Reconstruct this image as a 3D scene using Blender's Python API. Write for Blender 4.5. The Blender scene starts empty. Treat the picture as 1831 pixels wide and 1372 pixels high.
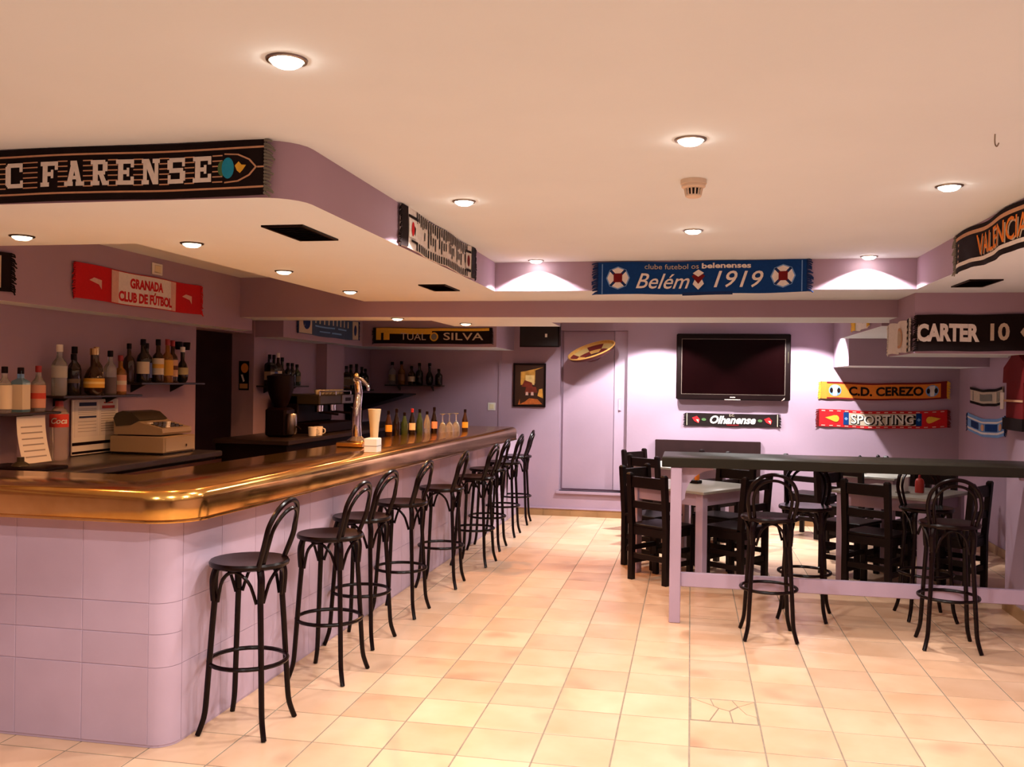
import bpy, math, random
from mathutils import Vector, Matrix
random.seed(7)
sc = bpy.context.scene
C = sc.collection
PI = math.pi
# ------------------------------------------------------------------ camera, world, exposure
F_PX, YAW, PITCH, ROLL, EYE = 1642.24, -0.1923395, -0.0019512, 0.0139702, 1.61805
cam = bpy.data.cameras.new('camera'); camo = bpy.data.objects.new('camera', cam); C.objects.link(camo)
cam.sensor_fit = 'HORIZONTAL'; cam.sensor_width = 36.0; cam.lens = F_PX / 1831 * 36.0; cam.clip_start = 0.05
fw = Vector((math.sin(YAW)*math.cos(PITCH), math.cos(YAW)*math.cos(PITCH), math.sin(PITCH)))
rt0 = Vector((math.cos(YAW), -math.sin(YAW), 0)); up0 = rt0.cross(fw)
rt = math.cos(ROLL)*rt0 + math.sin(ROLL)*up0; up = -math.sin(ROLL)*rt0 + math.cos(ROLL)*up0
M = Matrix((rt, up, -fw)).transposed().to_4x4(); M.translation = Vector((0, 0, EYE))
camo.matrix_world = M; sc.camera = camo
w = bpy.data.worlds.new('world'); sc.world = w; w.use_nodes = True
w.node_tree.nodes['Background'].inputs[0].default_value = (0.5, 0.32, 0.2, 1)
w.node_tree.nodes['Background'].inputs[1].default_value = 0.02
sc.view_settings.view_transform = 'Standard'; sc.view_settings.look = 'None'
sc.view_settings.exposure = 0.0; sc.view_settings.gamma = 1.0; sc.view_settings.use_curve_mapping = False
# light levels of the room's lamps and the added ones (watts): ceiling halogens, dim warm bar halogens, wall washers
P_MAIN, P_BAR, P_WASH = 112.0, 44.0, 450.0
COL_MAIN, COL_BAR, COL_WASH = (1.0, 0.94, 0.89), (1.0, 0.42, 0.15), (1.0, 0.98, 0.97)

# ------------------------------------------------------------------ materials
MATS = {}
def mat(name, col, rough=0.6, metal=0.0, spec=0.4, noise=0.0, nscale=8.0, bump=0.0, bscale=40.0, emit=0.0,
        trans=0.0, rand=0.0, col2=None, coat=0.0, stretch=None):
    m = bpy.data.materials.new(name); m.use_nodes = True; nt = m.node_tree; b = nt.nodes['Principled BSDF']
    b.inputs['Base Color'].default_value = (*col, 1); b.inputs['Roughness'].default_value = rough
    b.inputs['Metallic'].default_value = metal; b.inputs['Specular IOR Level'].default_value = spec
    b.inputs['Transmission Weight'].default_value = trans; b.inputs['Coat Weight'].default_value = coat
    if emit:
        b.inputs['Emission Color'].default_value = (*col, 1); b.inputs['Emission Strength'].default_value = emit
    tc = nt.nodes.new('ShaderNodeTexCoord'); vec = tc.outputs['Object']
    if stretch:
        mp = nt.nodes.new('ShaderNodeMapping'); mp.inputs['Scale'].default_value = stretch
        nt.links.new(vec, mp.inputs['Vector']); vec = mp.outputs['Vector']
    if noise or rand:
        oi = nt.nodes.new('ShaderNodeObjectInfo')
        n = nt.nodes.new('ShaderNodeTexNoise'); n.noise_dimensions = '4D'; n.inputs['Scale'].default_value = nscale; n.inputs['Detail'].default_value = 4
        mu = nt.nodes.new('ShaderNodeMath'); mu.operation = 'MULTIPLY'; mu.inputs[1].default_value = 40.0
        nt.links.new(oi.outputs['Random'], mu.inputs[0]); nt.links.new(mu.outputs[0], n.inputs['W'])
        nt.links.new(vec, n.inputs['Vector'])
        rp = nt.nodes.new('ShaderNodeMapRange'); rp.inputs[1].default_value = 0.3; rp.inputs[2].default_value = 0.7
        nt.links.new(n.outputs['Fac'], rp.inputs[0])
        c2 = col2 or tuple(c*(1-noise) for c in col)
        mx = nt.nodes.new('ShaderNodeMixRGB'); mx.inputs[1].default_value = (*col, 1); mx.inputs[2].default_value = (*c2, 1)
        nt.links.new(rp.outputs[0], mx.inputs[0]); out = mx.outputs[0]
        if rand:
            r2 = nt.nodes.new('ShaderNodeMapRange'); r2.inputs[3].default_value = 1-rand; r2.inputs[4].default_value = 1+rand*0.6
            nt.links.new(oi.outputs['Random'], r2.inputs[0])
            hs = nt.nodes.new('ShaderNodeHueSaturation'); nt.links.new(r2.outputs[0], hs.inputs['Value']); nt.links.new(out, hs.inputs['Color']); out = hs.outputs[0]
        nt.links.new(out, b.inputs['Base Color'])
    if bump:
        n2 = nt.nodes.new('ShaderNodeTexNoise'); n2.inputs['Scale'].default_value = bscale; n2.inputs['Detail'].default_value = 3
        nt.links.new(vec, n2.inputs['Vector'])
        bp = nt.nodes.new('ShaderNodeBump'); bp.inputs['Strength'].default_value = bump; bp.inputs['Distance'].default_value = 0.01
        nt.links.new(n2.outputs['Fac'], bp.inputs['Height']); nt.links.new(bp.outputs['Normal'], b.inputs['Normal'])
    MATS[name] = m; return m
WALL = mat('lavender wall paint', (0.365, 0.252, 0.328), 0.75, noise=0.06, nscale=3, bump=0.06, bscale=30)
CEIL = mat('cream ceiling paint', (0.73, 0.82, 0.87), 0.85, noise=0.04, nscale=2, bump=0.04, bscale=25)
TILE = mat('terracotta floor tile', (0.76, 0.50, 0.335), 0.30, spec=0.35, noise=0.3, nscale=3.2, col2=(0.62, 0.37, 0.22), rand=0.14, bump=0.08, bscale=9)
def stain(m):
    # dark fired patches that a few of the terracotta tiles carry
    nt = m.node_tree; b = nt.nodes['Principled BSDF']; src = b.inputs['Base Color'].links[0].from_socket
    n = nt.nodes.new('ShaderNodeTexNoise'); n.noise_dimensions = '4D'; n.inputs['Scale'].default_value = 3.0; n.inputs['Detail'].default_value = 1.0
    oi = nt.nodes.new('ShaderNodeObjectInfo'); mu = nt.nodes.new('ShaderNodeMath'); mu.operation = 'MULTIPLY'; mu.inputs[1].default_value = 90.0
    tc = nt.nodes.new('ShaderNodeTexCoord'); nt.links.new(oi.outputs['Random'], mu.inputs[0]); nt.links.new(mu.outputs[0], n.inputs['W']); nt.links.new(tc.outputs['Object'], n.inputs['Vector'])
    r = nt.nodes.new('ShaderNodeMapRange'); r.inputs[1].default_value = 0.62; r.inputs[2].default_value = 0.78; r.inputs[4].default_value = 0.6
    nt.links.new(n.outputs['Fac'], r.inputs[0])
    mx = nt.nodes.new('ShaderNodeMixRGB'); mx.inputs[2].default_value = (0.32, 0.18, 0.11, 1); nt.links.new(r.outputs[0], mx.inputs[0]); nt.links.new(src, mx.inputs[1]); nt.links.new(mx.outputs[0], b.inputs['Base Color'])
stain(TILE)
GROUT = mat('grey brown grout', (0.30, 0.235, 0.175), 0.9, noise=0.3, nscale=20)
SKIRT = mat('brown skirting tile', (0.36, 0.20, 0.09), 0.4, noise=0.25, nscale=6)
BARTILE = mat('lavender painted tile', (0.50, 0.37, 0.47), 0.45, noise=0.08, nscale=5, bump=0.05, bscale=12, rand=0.04)
BRASS = mat('worn brass sheet', (0.88, 0.54, 0.16), 0.16, metal=1.0, noise=0.5, nscale=5, col2=(0.60, 0.31, 0.07), bump=0.05, bscale=7)
BLACKWOOD = mat('black lacquered bentwood', (0.005, 0.0009, 0.0008), 0.27, spec=0.16, coat=0.0)
CHAIRWOOD = mat('black stained wood', (0.006, 0.0016, 0.0012), 0.42, spec=0.18, bump=0.1, bscale=30)
GREYTOP = mat('grey table board', (0.33, 0.31, 0.27), 0.32, noise=0.15, nscale=6)
GREYTOP2 = mat('dark grey bar table board', (0.022, 0.018, 0.012), 0.4, spec=0.12, noise=0.15, nscale=6)
LAVWOOD = mat('lavender painted wood', (0.44, 0.32, 0.42), 0.5, noise=0.08, nscale=9, stretch=(1, 1, 0.3))
STEEL = mat('brushed steel', (0.35, 0.31, 0.28), 0.28, metal=1.0, noise=0.1, nscale=20)
CHROME = mat('polished chrome', (0.75, 0.72, 0.70), 0.08, metal=1.0)
GOLD = mat('gilt metal', (0.75, 0.50, 0.18), 0.2, metal=1.0)
BLACK = mat('black plastic', (0.006, 0.0015, 0.0015), 0.45, spec=0.12)
SCREEN = mat('dark glass screen', (0.004, 0.0006, 0.0008), 0.16, spec=0.15)
DARK = mat('dark shelf board', (0.02, 0.012, 0.010), 0.35)
DARKPANEL = mat('dark brown panel', (0.024, 0.009, 0.009), 0.6, spec=0.15, noise=0.2, nscale=10)
WHITE = mat('white plastic', (0.78, 0.74, 0.66), 0.4)
PAPER = mat('white paper', (0.72, 0.68, 0.62), 0.9)
CREAM = mat('cream ceramic', (0.75, 0.66, 0.42), 0.35)
NAVY = mat('navy ink', (0.02, 0.03, 0.09), 0.8)
GREYINK = mat('grey ink', (0.30, 0.27, 0.25), 0.9)
REDINK = mat('red ink', (0.45, 0.04, 0.03), 0.8)
BULB = mat('lit halogen bulb', (1.0, 0.93, 0.80), 0.5, emit=40.0)
BULBDIM = mat('lit warm bulb', (1.0, 0.80, 0.55), 0.5, emit=9.0)
RING = mat('lamp ring metal', (0.32, 0.27, 0.22), 0.3, metal=1.0)
RINGDARK = mat('dark lamp ring', (0.05, 0.03, 0.02), 0.4, metal=0.8)
REGISTER = mat('beige grey plastic', (0.29, 0.21, 0.125), 0.5)
REGDARK = mat('dark smoked plastic', (0.035, 0.027, 0.014), 0.3)
def cloth(name, col, **k): return mat(name, col, 0.92, spec=0.15, bump=0.15, bscale=220, noise=0.12, nscale=60, **k)
K_BLACK = cloth('black knit', (0.012, 0.006, 0.006)); K_WHITE = cloth('white knit', (0.78, 0.72, 0.66)); K_BLUE = cloth('blue knit', (0.006, 0.045, 0.19))
K_RED = cloth('red knit', (0.55, 0.015, 0.02)); K_ORANGE = cloth('orange knit', (0.78, 0.22, 0.03)); K_GOLD = cloth('gold knit', (0.78, 0.45, 0.05))
K_LBLUE = cloth('sky blue knit', (0.18, 0.34, 0.62)); K_BEIGE = cloth('beige knit', (0.55, 0.45, 0.33)); K_GREEN = cloth('green knit', (0.08, 0.16, 0.06))
K_PINK = cloth('pale pink knit', (0.70, 0.42, 0.34)); K_GREY = cloth('grey knit', (0.20, 0.19, 0.16)); K_TEAL = cloth('teal knit', (0.02, 0.28, 0.45))
K_NAVY = cloth('dark navy knit', (0.012, 0.03, 0.11)); K_MAROON = cloth('maroon knit', (0.16, 0.01, 0.012)); K_TAN = cloth('tan knit', (0.60, 0.34, 0.20))
def glass(name, col, rough=0.08, trans=0.85): return mat(name, col, rough, spec=0.5, trans=trans)
G_CLEAR = glass('clear glass', (0.85, 0.88, 0.86)); G_GREEN = glass('dark green glass', (0.05, 0.09, 0.03), trans=0.4)
G_BROWN = glass('dark brown glass', (0.05, 0.02, 0.008), trans=0.35); G_AMBER = glass('amber spirit glass', (0.50, 0.20, 0.03), trans=0.6)
G_BLUE = glass('sky blue glass', (0.22, 0.45, 0.62), trans=0.6); G_DARK = glass('blackish glass', (0.012, 0.007, 0.006), trans=0.1)
G_COLA = glass('empty clear plastic', (0.80, 0.72, 0.66), 0.15, 0.8)

# ------------------------------------------------------------------ mesh helpers
class MB:
    def __init__(s): s.v = []; s.f = []; s.m = []
    def add(s, vs, fs, mi=0):
        n = len(s.v); s.v += [tuple(v) for v in vs]; s.f += [tuple(i+n for i in f) for f in fs]; s.m += [mi]*len(fs); return s
    def box(s, x0, x1, y0, y1, z0, z1, mi=0):
        vs = [(x0,y0,z0),(x1,y0,z0),(x1,y1,z0),(x0,y1,z0),(x0,y0,z1),(x1,y0,z1),(x1,y1,z1),(x0,y1,z1)]
        return s.add(vs, [(0,3,2,1),(4,5,6,7),(0,1,5,4),(1,2,6,5),(2,3,7,6),(3,0,4,7)], mi)
    def cbox(s, x0, x1, y0, y1, z0, z1, c=0.006, mi=0):
        # box whose vertical-plane outline has small chamfers all round (three stacked outlines)
        def o(d, z): return [(x0+d+c,y0+d,z),(x1-d-c,y0+d,z),(x1-d,y0+d+c,z),(x1-d,y1-d-c,z),(x1-d-c,y1-d,z),(x0+d+c,y1-d,z),(x0+d,y1-d-c,z),(x0+d,y0+d+c,z)]
        return s.loft([o(c,z0), o(0,z0+c), o(0,z1-c), o(c,z1)], mi)
    def loft(s, rings, mi=0, caps=True, closed=True):
        n = len(rings[0]); vs = [p for r in rings for p in r]; fs = []
        for k in range(len(rings)-1):
            for i in range(n if closed else n-1):
                a = k*n+i; b = k*n+(i+1) % n; fs.append((a, b, b+n, a+n))
        if caps: fs.append(tuple(reversed(range(n)))); fs.append(tuple(range((len(rings)-1)*n, len(rings)*n)))
        return s.add(vs, fs, mi)
    def prism(s, pts, z0, z1, mi=0):
        return s.loft([[(x,y,z0) for x,y in pts], [(x,y,z1) for x,y in pts]], mi)
    def lathe(s, prof, c=(0,0,0), n=16, mi=0, sx=1.0, sy=1.0):
        rings = [[(c[0]+r*sx*math.cos(2*PI*i/n), c[1]+r*sy*math.sin(2*PI*i/n), c[2]+z) for i in range(n)] for r, z in prof]
        return s.loft(rings, mi)
    def tube(s, pts, r, n=8, mi=0, closed=False, smooth=0):
        pts = [Vector(p) for p in pts]
        if smooth: pts = catmull(pts, smooth, closed)
        rs = r if isinstance(r, (list, tuple)) else None
        N = len(pts); rings = []
        prev = None
        for k, p in enumerate(pts):
            if closed: t = (pts[(k+1) % N]-pts[k-1]).normalized()
            else: t = (pts[min(k+1, N-1)]-pts[max(k-1, 0)]).normalized()
            if prev is None:
                a = Vector((0,0,1)) if abs(t.z) < 0.9 else Vector((1,0,0))
                u = t.cross(a).normalized()
            else: u = (prev - t*prev.dot(t)).normalized()
            prev = u; v = t.cross(u)
            rr = (rs[0]+(rs[1]-rs[0])*k/(N-1)) if rs else r
            rings.append([tuple(p+rr*(math.cos(2*PI*i/n)*u+math.sin(2*PI*i/n)*v)) for i in range(n)])
        if closed:
            rings.append(rings[0]); return s.loft(rings, mi, caps=False)
        return s.loft(rings, mi)
    def build(s, name, m, parent=None, smooth=True, ang=40, loc=None, rot=None):
        me = bpy.data.meshes.new(name); me.from_pydata(s.v, [], s.f)
        ms = m if isinstance(m, (list, tuple)) else [m]
        for x in ms: me.materials.append(x)
        me.polygons.foreach_set('material_index', s.m)
        me.polygons.foreach_set('use_smooth', [smooth]*len(s.f)); me.update()
        if smooth: me.set_sharp_from_angle(angle=math.radians(ang))
        o = bpy.data.objects.new(name, me); C.objects.link(o)
        if parent: o.parent = parent
        if loc: o.location = loc
        if rot: o.rotation_euler = rot
        return o
def catmull(p, k, closed):
    out = []; N = len(p)
    for i in range(N if closed else N-1):
        g = (lambda j: p[j % N]) if closed else (lambda j: p[max(0, min(N-1, j))])
        a, b, c, d = g(i-1), g(i), g(i+1), g(i+2)
        for q in range(k):
            t = q/k
            out.append(0.5*((2*b)+(c-a)*t+(2*a-5*b+4*c-d)*t*t+(3*b-3*c+d-a)*t**3))
    if not closed: out.append(p[-1])
    return out
def tag(o, label, cat, group=None):
    o['label'] = label; o['category'] = cat
    if group: o['group'] = group
    return o
def thing(name, label, cat, loc=(0,0,0), rz=0.0, group=None, rot=None):
    o = bpy.data.objects.new(name, None); C.objects.link(o); o.location = loc
    o.rotation_euler = rot if rot else (0,0,rz); o.empty_display_size = 0.1
    return tag(o, label, cat, group)
def struct(name, mb, m, parent=None, **k):
    o = mb.build(name, m, parent, **k)
    if not parent: o['kind'] = 'structure'
    return o
def dup(root, loc, rz, label, group):
    r = root.copy(); C.objects.link(r); r.location = loc; r.rotation_euler = (0,0,rz); r['label'] = label; r['group'] = group
    for ch in list(root.children):
        c = ch.copy(); C.objects.link(c); c.parent = r
        for g in list(ch.children):
            d = g.copy(); C.objects.link(d); d.parent = c
    return r
def by_normal(mb, side=0, flat=1):
    # give the faces that look down or up the second material, the upright faces the first
    for i, f in enumerate(mb.f):
        a, b, c = [Vector(mb.v[j]) for j in f[:3]]
        n = (b-a).cross(c-a)
        if len(f) > 4: n = Vector((0,0,1))
        mb.m[i] = flat if abs(n.z) > 0.7*max(n.length, 1e-9) else side
    return mb

# ------------------------------------------------------------------ the room shell
ZC, ZK, ZB = 2.477, 2.27, 2.139          # main ceiling, canopy underside, beam underside
YW = 11.04                                # back wall
b = MB(); b.box(-5.8, 3.2, -2.2, 11.5, ZC, ZC+0.15); struct('ceiling', b, CEIL)
FLOOR = struct('floor', MB().box(-5.8, 3.2, -2.2, 11.5, -0.15, -0.0016), GROUT)
# floor tiles
T = 0.33; OX, OY = -1.6345, 5.4989
def tile_mb(x0, x1, y0, y1):
    def o(d, z): return [(x0+d,y0+d,z),(x1-d,y0+d,z),(x1-d,y1-d,z),(x0+d,y1-d,z)]
    return [o(0,-0.02), o(0,-0.0008), o(0.0012,0)]
tm = MB(); g = 0.0036
tm.loft(tile_mb(-T/2+g, T/2-g, -T/2+g, T/2-g))
tile0 = None; rest = MB(); ntile = 0
CR = (5, 2)
for r in range(-17, 24):
    for c in range(-13, 14):
        x = OX+(c+0.5)*T; y = OY-(r+0.5)*T
        if y > 10.95 or x > 2.9 or x < -5.6: continue
        near = (y > 2.15 and y < 9.35 and x < 0.385*y+0.15 and x > -2.32 and x > -0.98*y) or (2.7 < y < 3.6 and x < -2.2 and x > -0.98*y)
        if x > 2.35 and y < 7.3: near = False
        if (c, r) == CR: near = False
        if near and ntile < 297:
            if tile0 is None: tile0 = tm.build('tile', TILE, FLOOR, smooth=False); o = tile0
            else: o = tile0.copy(); C.objects.link(o); o.parent = FLOOR
            o.location = (x, y, random.uniform(-0.0004, 0.0004)); ntile += 1
        elif (c, r) != CR:
            rest.loft(tile_mb(x-T/2+g, x+T/2-g, y-T/2+g, y+T/2-g))
o = rest.build('tile_field', TILE, FLOOR, smooth=False); o['kind'] = 'stuff'
# the cracked tile: shards with open cracks between them
cx, cy = OX+(CR[0]+0.5)*T, OY-(CR[1]+0.5)*T
P = [(-.16,-.16),(-.07,-.16),(.04,-.16),(.16,-.16),(.16,-.06),(.16,.16),(.05,.16),(-.06,.16),(-.16,.16),(-.02,.03),(.03,.0),(.075,.07),(-.045,.06),(.11,-.03)]
SH = [(0,1,9,12,8),(8,12,7),(12,9,10,11,6,7),(11,5,6),(11,13,4,5),(1,2,10,9),(2,3,4,13,11,10)]
mb = MB()
for s_ in SH:
    pts = [P[i] for i in s_]; mx = sum(p[0] for p in pts)/len(pts); my = sum(p[1] for p in pts)/len(pts)
    q = [(mx+(px-mx)*0.935, my+(py-my)*0.935) for px, py in pts]; dz = random.uniform(-0.0005, 0.0003)
    mb.prism([(cx+a, cy+b_) for a, b_ in q], -0.02, dz)
mb.build('tile', TILE, FLOOR, smooth=False)['label'] = 'cracked floor tile broken into shards'

# back wall around the door niche
NX0, NX1, NZ0, NZ1 = -1.556, -0.745, 0.305, 2.25
b = MB(); b.box(-4.2, NX0, YW, YW+0.2, 0, ZC); b.box(NX1, 3.2, YW, YW+0.2, 0, ZC); b.box(NX0, NX1, YW, YW+0.2, 0, NZ0); b.box(NX0, NX1, YW, YW+0.2, NZ1, ZC)
struct('wall_back', b, WALL)
D1 = struct('door_1', MB().box(NX0, NX1, YW+0.13, YW+0.2, NZ0, NZ1), WALL)
b = MB(); b.cbox(NX0+0.02, NX1-0.17, YW+0.105, YW+0.13, NZ0+0.015, NZ1, 0.006); b.build('door_leaf', WALL, D1)
b = MB(); b.cbox(NX1-0.165, NX1-0.002, YW+0.098, YW+0.13, NZ0+0.015, NZ1, 0.006); b.build('side_panel', LAVWOOD, D1)
b = MB(); b.cbox(NX1-0.115, NX1-0.075, YW+0.09, YW+0.1, 1.28, 1.43, 0.004); b.lathe([(0.012,0),(0.012,0.012),(0.006,0.016)], (NX1-0.095, YW+0.085, 1.29), 10); b.build('lock_plate', LAVWOOD, D1)
struct('trim_1', MB().box(NX0-0.03, NX1, YW-0.025, YW+0.1, NZ0-0.03, NZ0), WALL)
b = MB()
for i in range(16):
    x = -2.07+i*0.33
    if x < 2.9: b.box(x+0.002, min(x+0.328, 2.95), YW-0.014, YW, 0, 0.085)
b.box(-2.1, 2.95, YW-0.01, YW, 0, 0.083)
struct('baseboard_back', b, SKIRT)
struct('trim_2', MB().box(-2.1, 2.95, YW-0.02, YW, 0.085, 0.10), WALL)
b = MB(); b.box(2.936, 2.95, 7.3, YW, 0, 0.085); b.box(2.266, 2.28, 5.5, 7.3, 0, 0.085); b.box(2.266, 2.95, 7.3, 7.314, 0, 0.085); struct('baseboard_right', b, SKIRT)
# left wall with the dark passage, right wall, wall behind the camera
b = MB(); b.box(-4.2, -4.0, -2.2, 6.92, 0, ZC); b.box(-4.2, -3.98, 7.9, 11.24, 0, ZC); b.box(-4.2, -4.0, 6.92, 7.9, 2.03, ZC)
b.box(-3.98, -3.86, 9.35, 9.85, 0, ZC)
b.box(-5.8, -5.6, 6.0, 9.4, 0, ZC); b.box(-5.8, -4.2, 6.0, 6.1, 0, ZC); b.box(-5.8, -4.2, 9.3, 9.4, 0, ZC)
struct('wall_left', b, WALL)
b = MB(); b.box(2.95, 3.2, 7.3, 11.24, 0, ZC); b.box(2.28, 3.2, -2.2, 7.3, 0, ZC); struct('wall_right', b, WALL)
struct('wall_front', MB().box(-5.8, 3.2, -2.4, -2.2, 0, ZC+0.1), WALL)
# bulkheads: canopy over the bar, back strip and right strip in one U-shaped drop ceiling
def arc(cx, cy, r, a0, a1, n): return [(cx+r*math.cos(math.radians(a0+(a1-a0)*i/n)), cy+r*math.sin(math.radians(a0+(a1-a0)*i/n))) for i in range(n+1)]
pts = [(-4.0,3.08)] + arc(-1.55, 3.23, 0.15, -90, 0, 6) + [(-1.40,6.49),(1.46,6.49),(1.46,2.0),(2.28,2.0),(2.28,7.29),(-2.68,7.29),(-2.68,4.07),(-4.0,4.07)]
b = MB(); b.prism(pts, ZK, ZC); struct('trim_3', by_normal(b), [WALL, CEIL])
b = MB(); b.box(-3.98, 2.95, 7.28, 7.70, ZB, ZC); b.box(-2.22, 2.95, 7.69, 7.93, ZB, ZC); b.box(-2.22, -1.2, 7.92, 8.49, ZB, ZC); struct('trim_4', by_normal(b), [WALL, CEIL])
b = MB(); b.box(-4.0, -3.80, -2.2, 7.5, 2.035, ZC); struct('trim_5', by_normal(b), [WALL, CEIL])
b = MB(); b.box(-3.98, -3.70, 7.92, 10.0, 2.0, ZC); b.box(-3.98, -2.13, 10.0, YW, 2.0, ZC); struct('trim_6', by_normal(b), [WALL, CEIL])
b = MB(); b.box(1.51, 2.95, 6.75, 7.58, 1.853, ZK); struct('trim_7', by_normal(b), [WALL, CEIL])
b = MB(); b.box(1.52, 2.95, 7.93, 10.02, 2.115, ZC); b.box(1.60, 2.95, 10.0, YW, 1.833, ZC); struct('trim_8', by_normal(b), [WALL, CEIL])
struct('trim_9', MB().box(-2.315, -2.29, YW-0.012, YW, 1.0, 2.0), WALL)

# ------------------------------------------------------------------ downlights
def downlight(x, y, z, label, dim, power, col, size=132, tilt=0.0, blend=0.12):
    t = thing('downlight', label, 'ceiling light', (x, y, z), 0, 'warm bar downlights' if dim else 'ceiling downlights')
    b = MB(); n = 20
    prof = [(0.044,-0.0005),(0.044,-0.004),(0.048,-0.007),(0.055,-0.005),(0.057,-0.0005)]
    rings = [[(r*math.cos(2*PI*i/n), r*math.sin(2*PI*i/n), zz) for i in range(n)] for r, zz in prof]
    b.loft(rings, 0, caps=False); b.build('ring', RINGDARK if dim else RING, t)
    b = MB(); b.lathe([(0.044,-0.001),(0.042,-0.010),(0.028,-0.019),(0.004,-0.022)], n=16); b.build('bulb', BULBDIM if dim else BULB, t)
    L = bpy.data.lights.new('lamp', 'SPOT'); L.energy = power; L.color = col; L.spot_size = math.radians(size); L.spot_blend = blend if not dim else 0.5; L.shadow_soft_size = 0.025
    lo = bpy.data.objects.new('lamp', L); C.objects.link(lo); lo.parent = t; lo.location = (0, 0, -0.025); lo.rotation_euler = (math.radians(tilt), 0, 0)
    return t
MAIN = [(-1.08,2.31,'large glowing downlight nearest the viewer, in front of the lettered black scarf'),
        (-0.013,3.28,'glowing ceiling downlight just in front of the smoke detector'),
        (-1.075,4.26,'glowing ceiling downlight beside the striped scarf on the bulkhead'),
        (0.0,5.22,'ceiling downlight behind the smoke detector, before the blue scarf'),
        (-1.085,6.395,'ceiling downlight lighting an arc on the bulkhead left of the blue scarf'),
        (1.14,6.385,'ceiling downlight lighting an arc on the bulkhead right of the blue scarf'),
        (1.067,4.19,'ceiling downlight close to the black and orange scarf at right'),
        (1.07,2.30,'ceiling downlight over the near floor, right of the room axis'),(0.0,1.30,'ceiling downlight just ahead of the room entrance'),
        (-1.08,0.30,'ceiling downlight near the left front of the room'),(1.07,0.30,'ceiling downlight near the right front of the room'),(-2.16,1.30,'unseen ceiling downlight added left of the entrance to brighten the bar front')]  # last entry is an unseen lamp added to brighten the bar front
for x, y, l in MAIN: downlight(x, y, ZC, l, False, P_MAIN, COL_MAIN)
for x, y, l in [(-0.38,10.2,'ceiling downlight washing the wall left of the television'),(1.22,10.25,'ceiling downlight washing the wall right of the television'),(0.4,8.9,'ceiling downlight above the dining tables'),(-0.95,9.45,'added ceiling downlight brightening the wall by the door niche and framed picture')]:  # the lamp before the niche is added to brighten the back left wall
    downlight(x, y, ZC, l, False, P_WASH if y > 10 else (P_MAIN*1.5 if x < 0 else P_MAIN), COL_WASH, 104 if y > 10 else 132, 13 if (y > 10 or x < 0) else 0, 0.25)
for x, y, z, l in [(-3.09,3.79,ZK,'small warm downlight at the far left of the bar canopy'),(-2.39,4.085,ZK,'small warm downlight in the canopy above the red and white scarf'),
                   (-2.43,5.2,ZK,'small warm downlight in the canopy, third from the left'),(-2.48,6.43,ZK,'small warm downlight at the back end of the bar canopy'),
                   (-2.43,7.40,ZB,'small warm downlight in the low beam above the blue and white scarf'),(-2.0,8.05,ZB,'small warm downlight in the low beam above the black and gold scarf')]:
    downlight(x, y, z, l, True, P_BAR if z == ZK else P_BAR*2.2, COL_BAR, 150)

# ------------------------------------------------------------------ bar base and counter
BARB = thing('bar', 'lavender tiled bar front running down the left side', 'bar')
def bx(y): return -2.2+0.0175*(y-3.7)
YF = 3.62; RB = 0.10
core = [(-4.0,YF+0.0035)] + arc(-2.2-RB, YF+RB, RB-0.0035, -90, 0, 6) + [(bx(11.0)-0.0035,YW-0.001),(bx(11.0)-0.3,YW-0.001),(-2.5,4.0),(-4.0,4.0)]
b = MB(); b.prism(core, 0.001, 0.985); b.build('core', BARTILE, BARB, smooth=False)
RZ = [(0.012,0.349),(0.351,0.4935),(0.4955,0.629),(0.631,0.985)]
xs = [-3.99, -3.63, -3.295, -2.96, -2.625, -2.301]
for i in range(5):
    for z0, z1 in RZ:
        b = MB(); b.cbox(xs[i]+0.001, xs[i+1]-0.001, YF, YF+0.014, z0, z1, 0.002); b.build('tile', BARTILE, BARB, smooth=False)
for z0, z1 in RZ:
    b = MB(); a = arc(-2.2-RB, YF+RB, RB, -90, 0, 6); a2 = arc(-2.2-RB, YF+RB, RB-0.013, -90, 0, 6)
    b.prism(a+list(reversed(a2)), z0, z1); b.build('tile', BARTILE, BARB)
ny = 22; y0s = YF+RB+0.002; dy = (YW-y0s)/ny
for i in range(ny):
    ya, yb = y0s+i*dy+0.0015, y0s+(i+1)*dy-0.0015
    for z0, z1 in [(0.012,0.349),(0.351,0.629),(0.631,0.985)]:
        b = MB(); xa, xb = bx(ya), bx(yb); b.prism([(xa-0.014,ya),(xa,ya),(xb,yb),(xb-0.014,yb)], z0, z1); b.build('tile', BARTILE, BARB, smooth=False)
TOP = thing('countertop', 'brass sheathed bar counter with thick rounded front edge', 'counter')
def outline(d):
    k = 0.04; r = 0.20-d; p = [(-4.0,3.54+d)]
    p += arc(-2.09-0.20, 3.54+0.20, r, -90, 2, 10)
    ye = 9.80-d; xe = -2.09-d+k*(9.8-3.54); p += [(xe,ye-0.06),(xe-0.018,ye-0.018),(xe-0.06,ye)]
    p += [(-2.45,9.80-d),(-2.70,4.15-d),(-4.0,4.15-d)]
    return p
b = MB(); b.loft([[(x,y,z) for x, y in outline(d)] for d, z in [(0.03,0.986),(0.006,0.99),(0.0,1.0),(0.0,1.085),(0.005,1.105),(0.016,1.121),(0.034,1.13)]])
b.build('top_sheet', BRASS, TOP, ang=50)
b = MB(); b.loft([[(x,y,z) for x, y in outline(d)] for d, z in [(-0.003,0.992),(-0.004,0.998),(-0.003,1.004)]], caps=False); b.build('edge_bead', BRASS, TOP)

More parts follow.
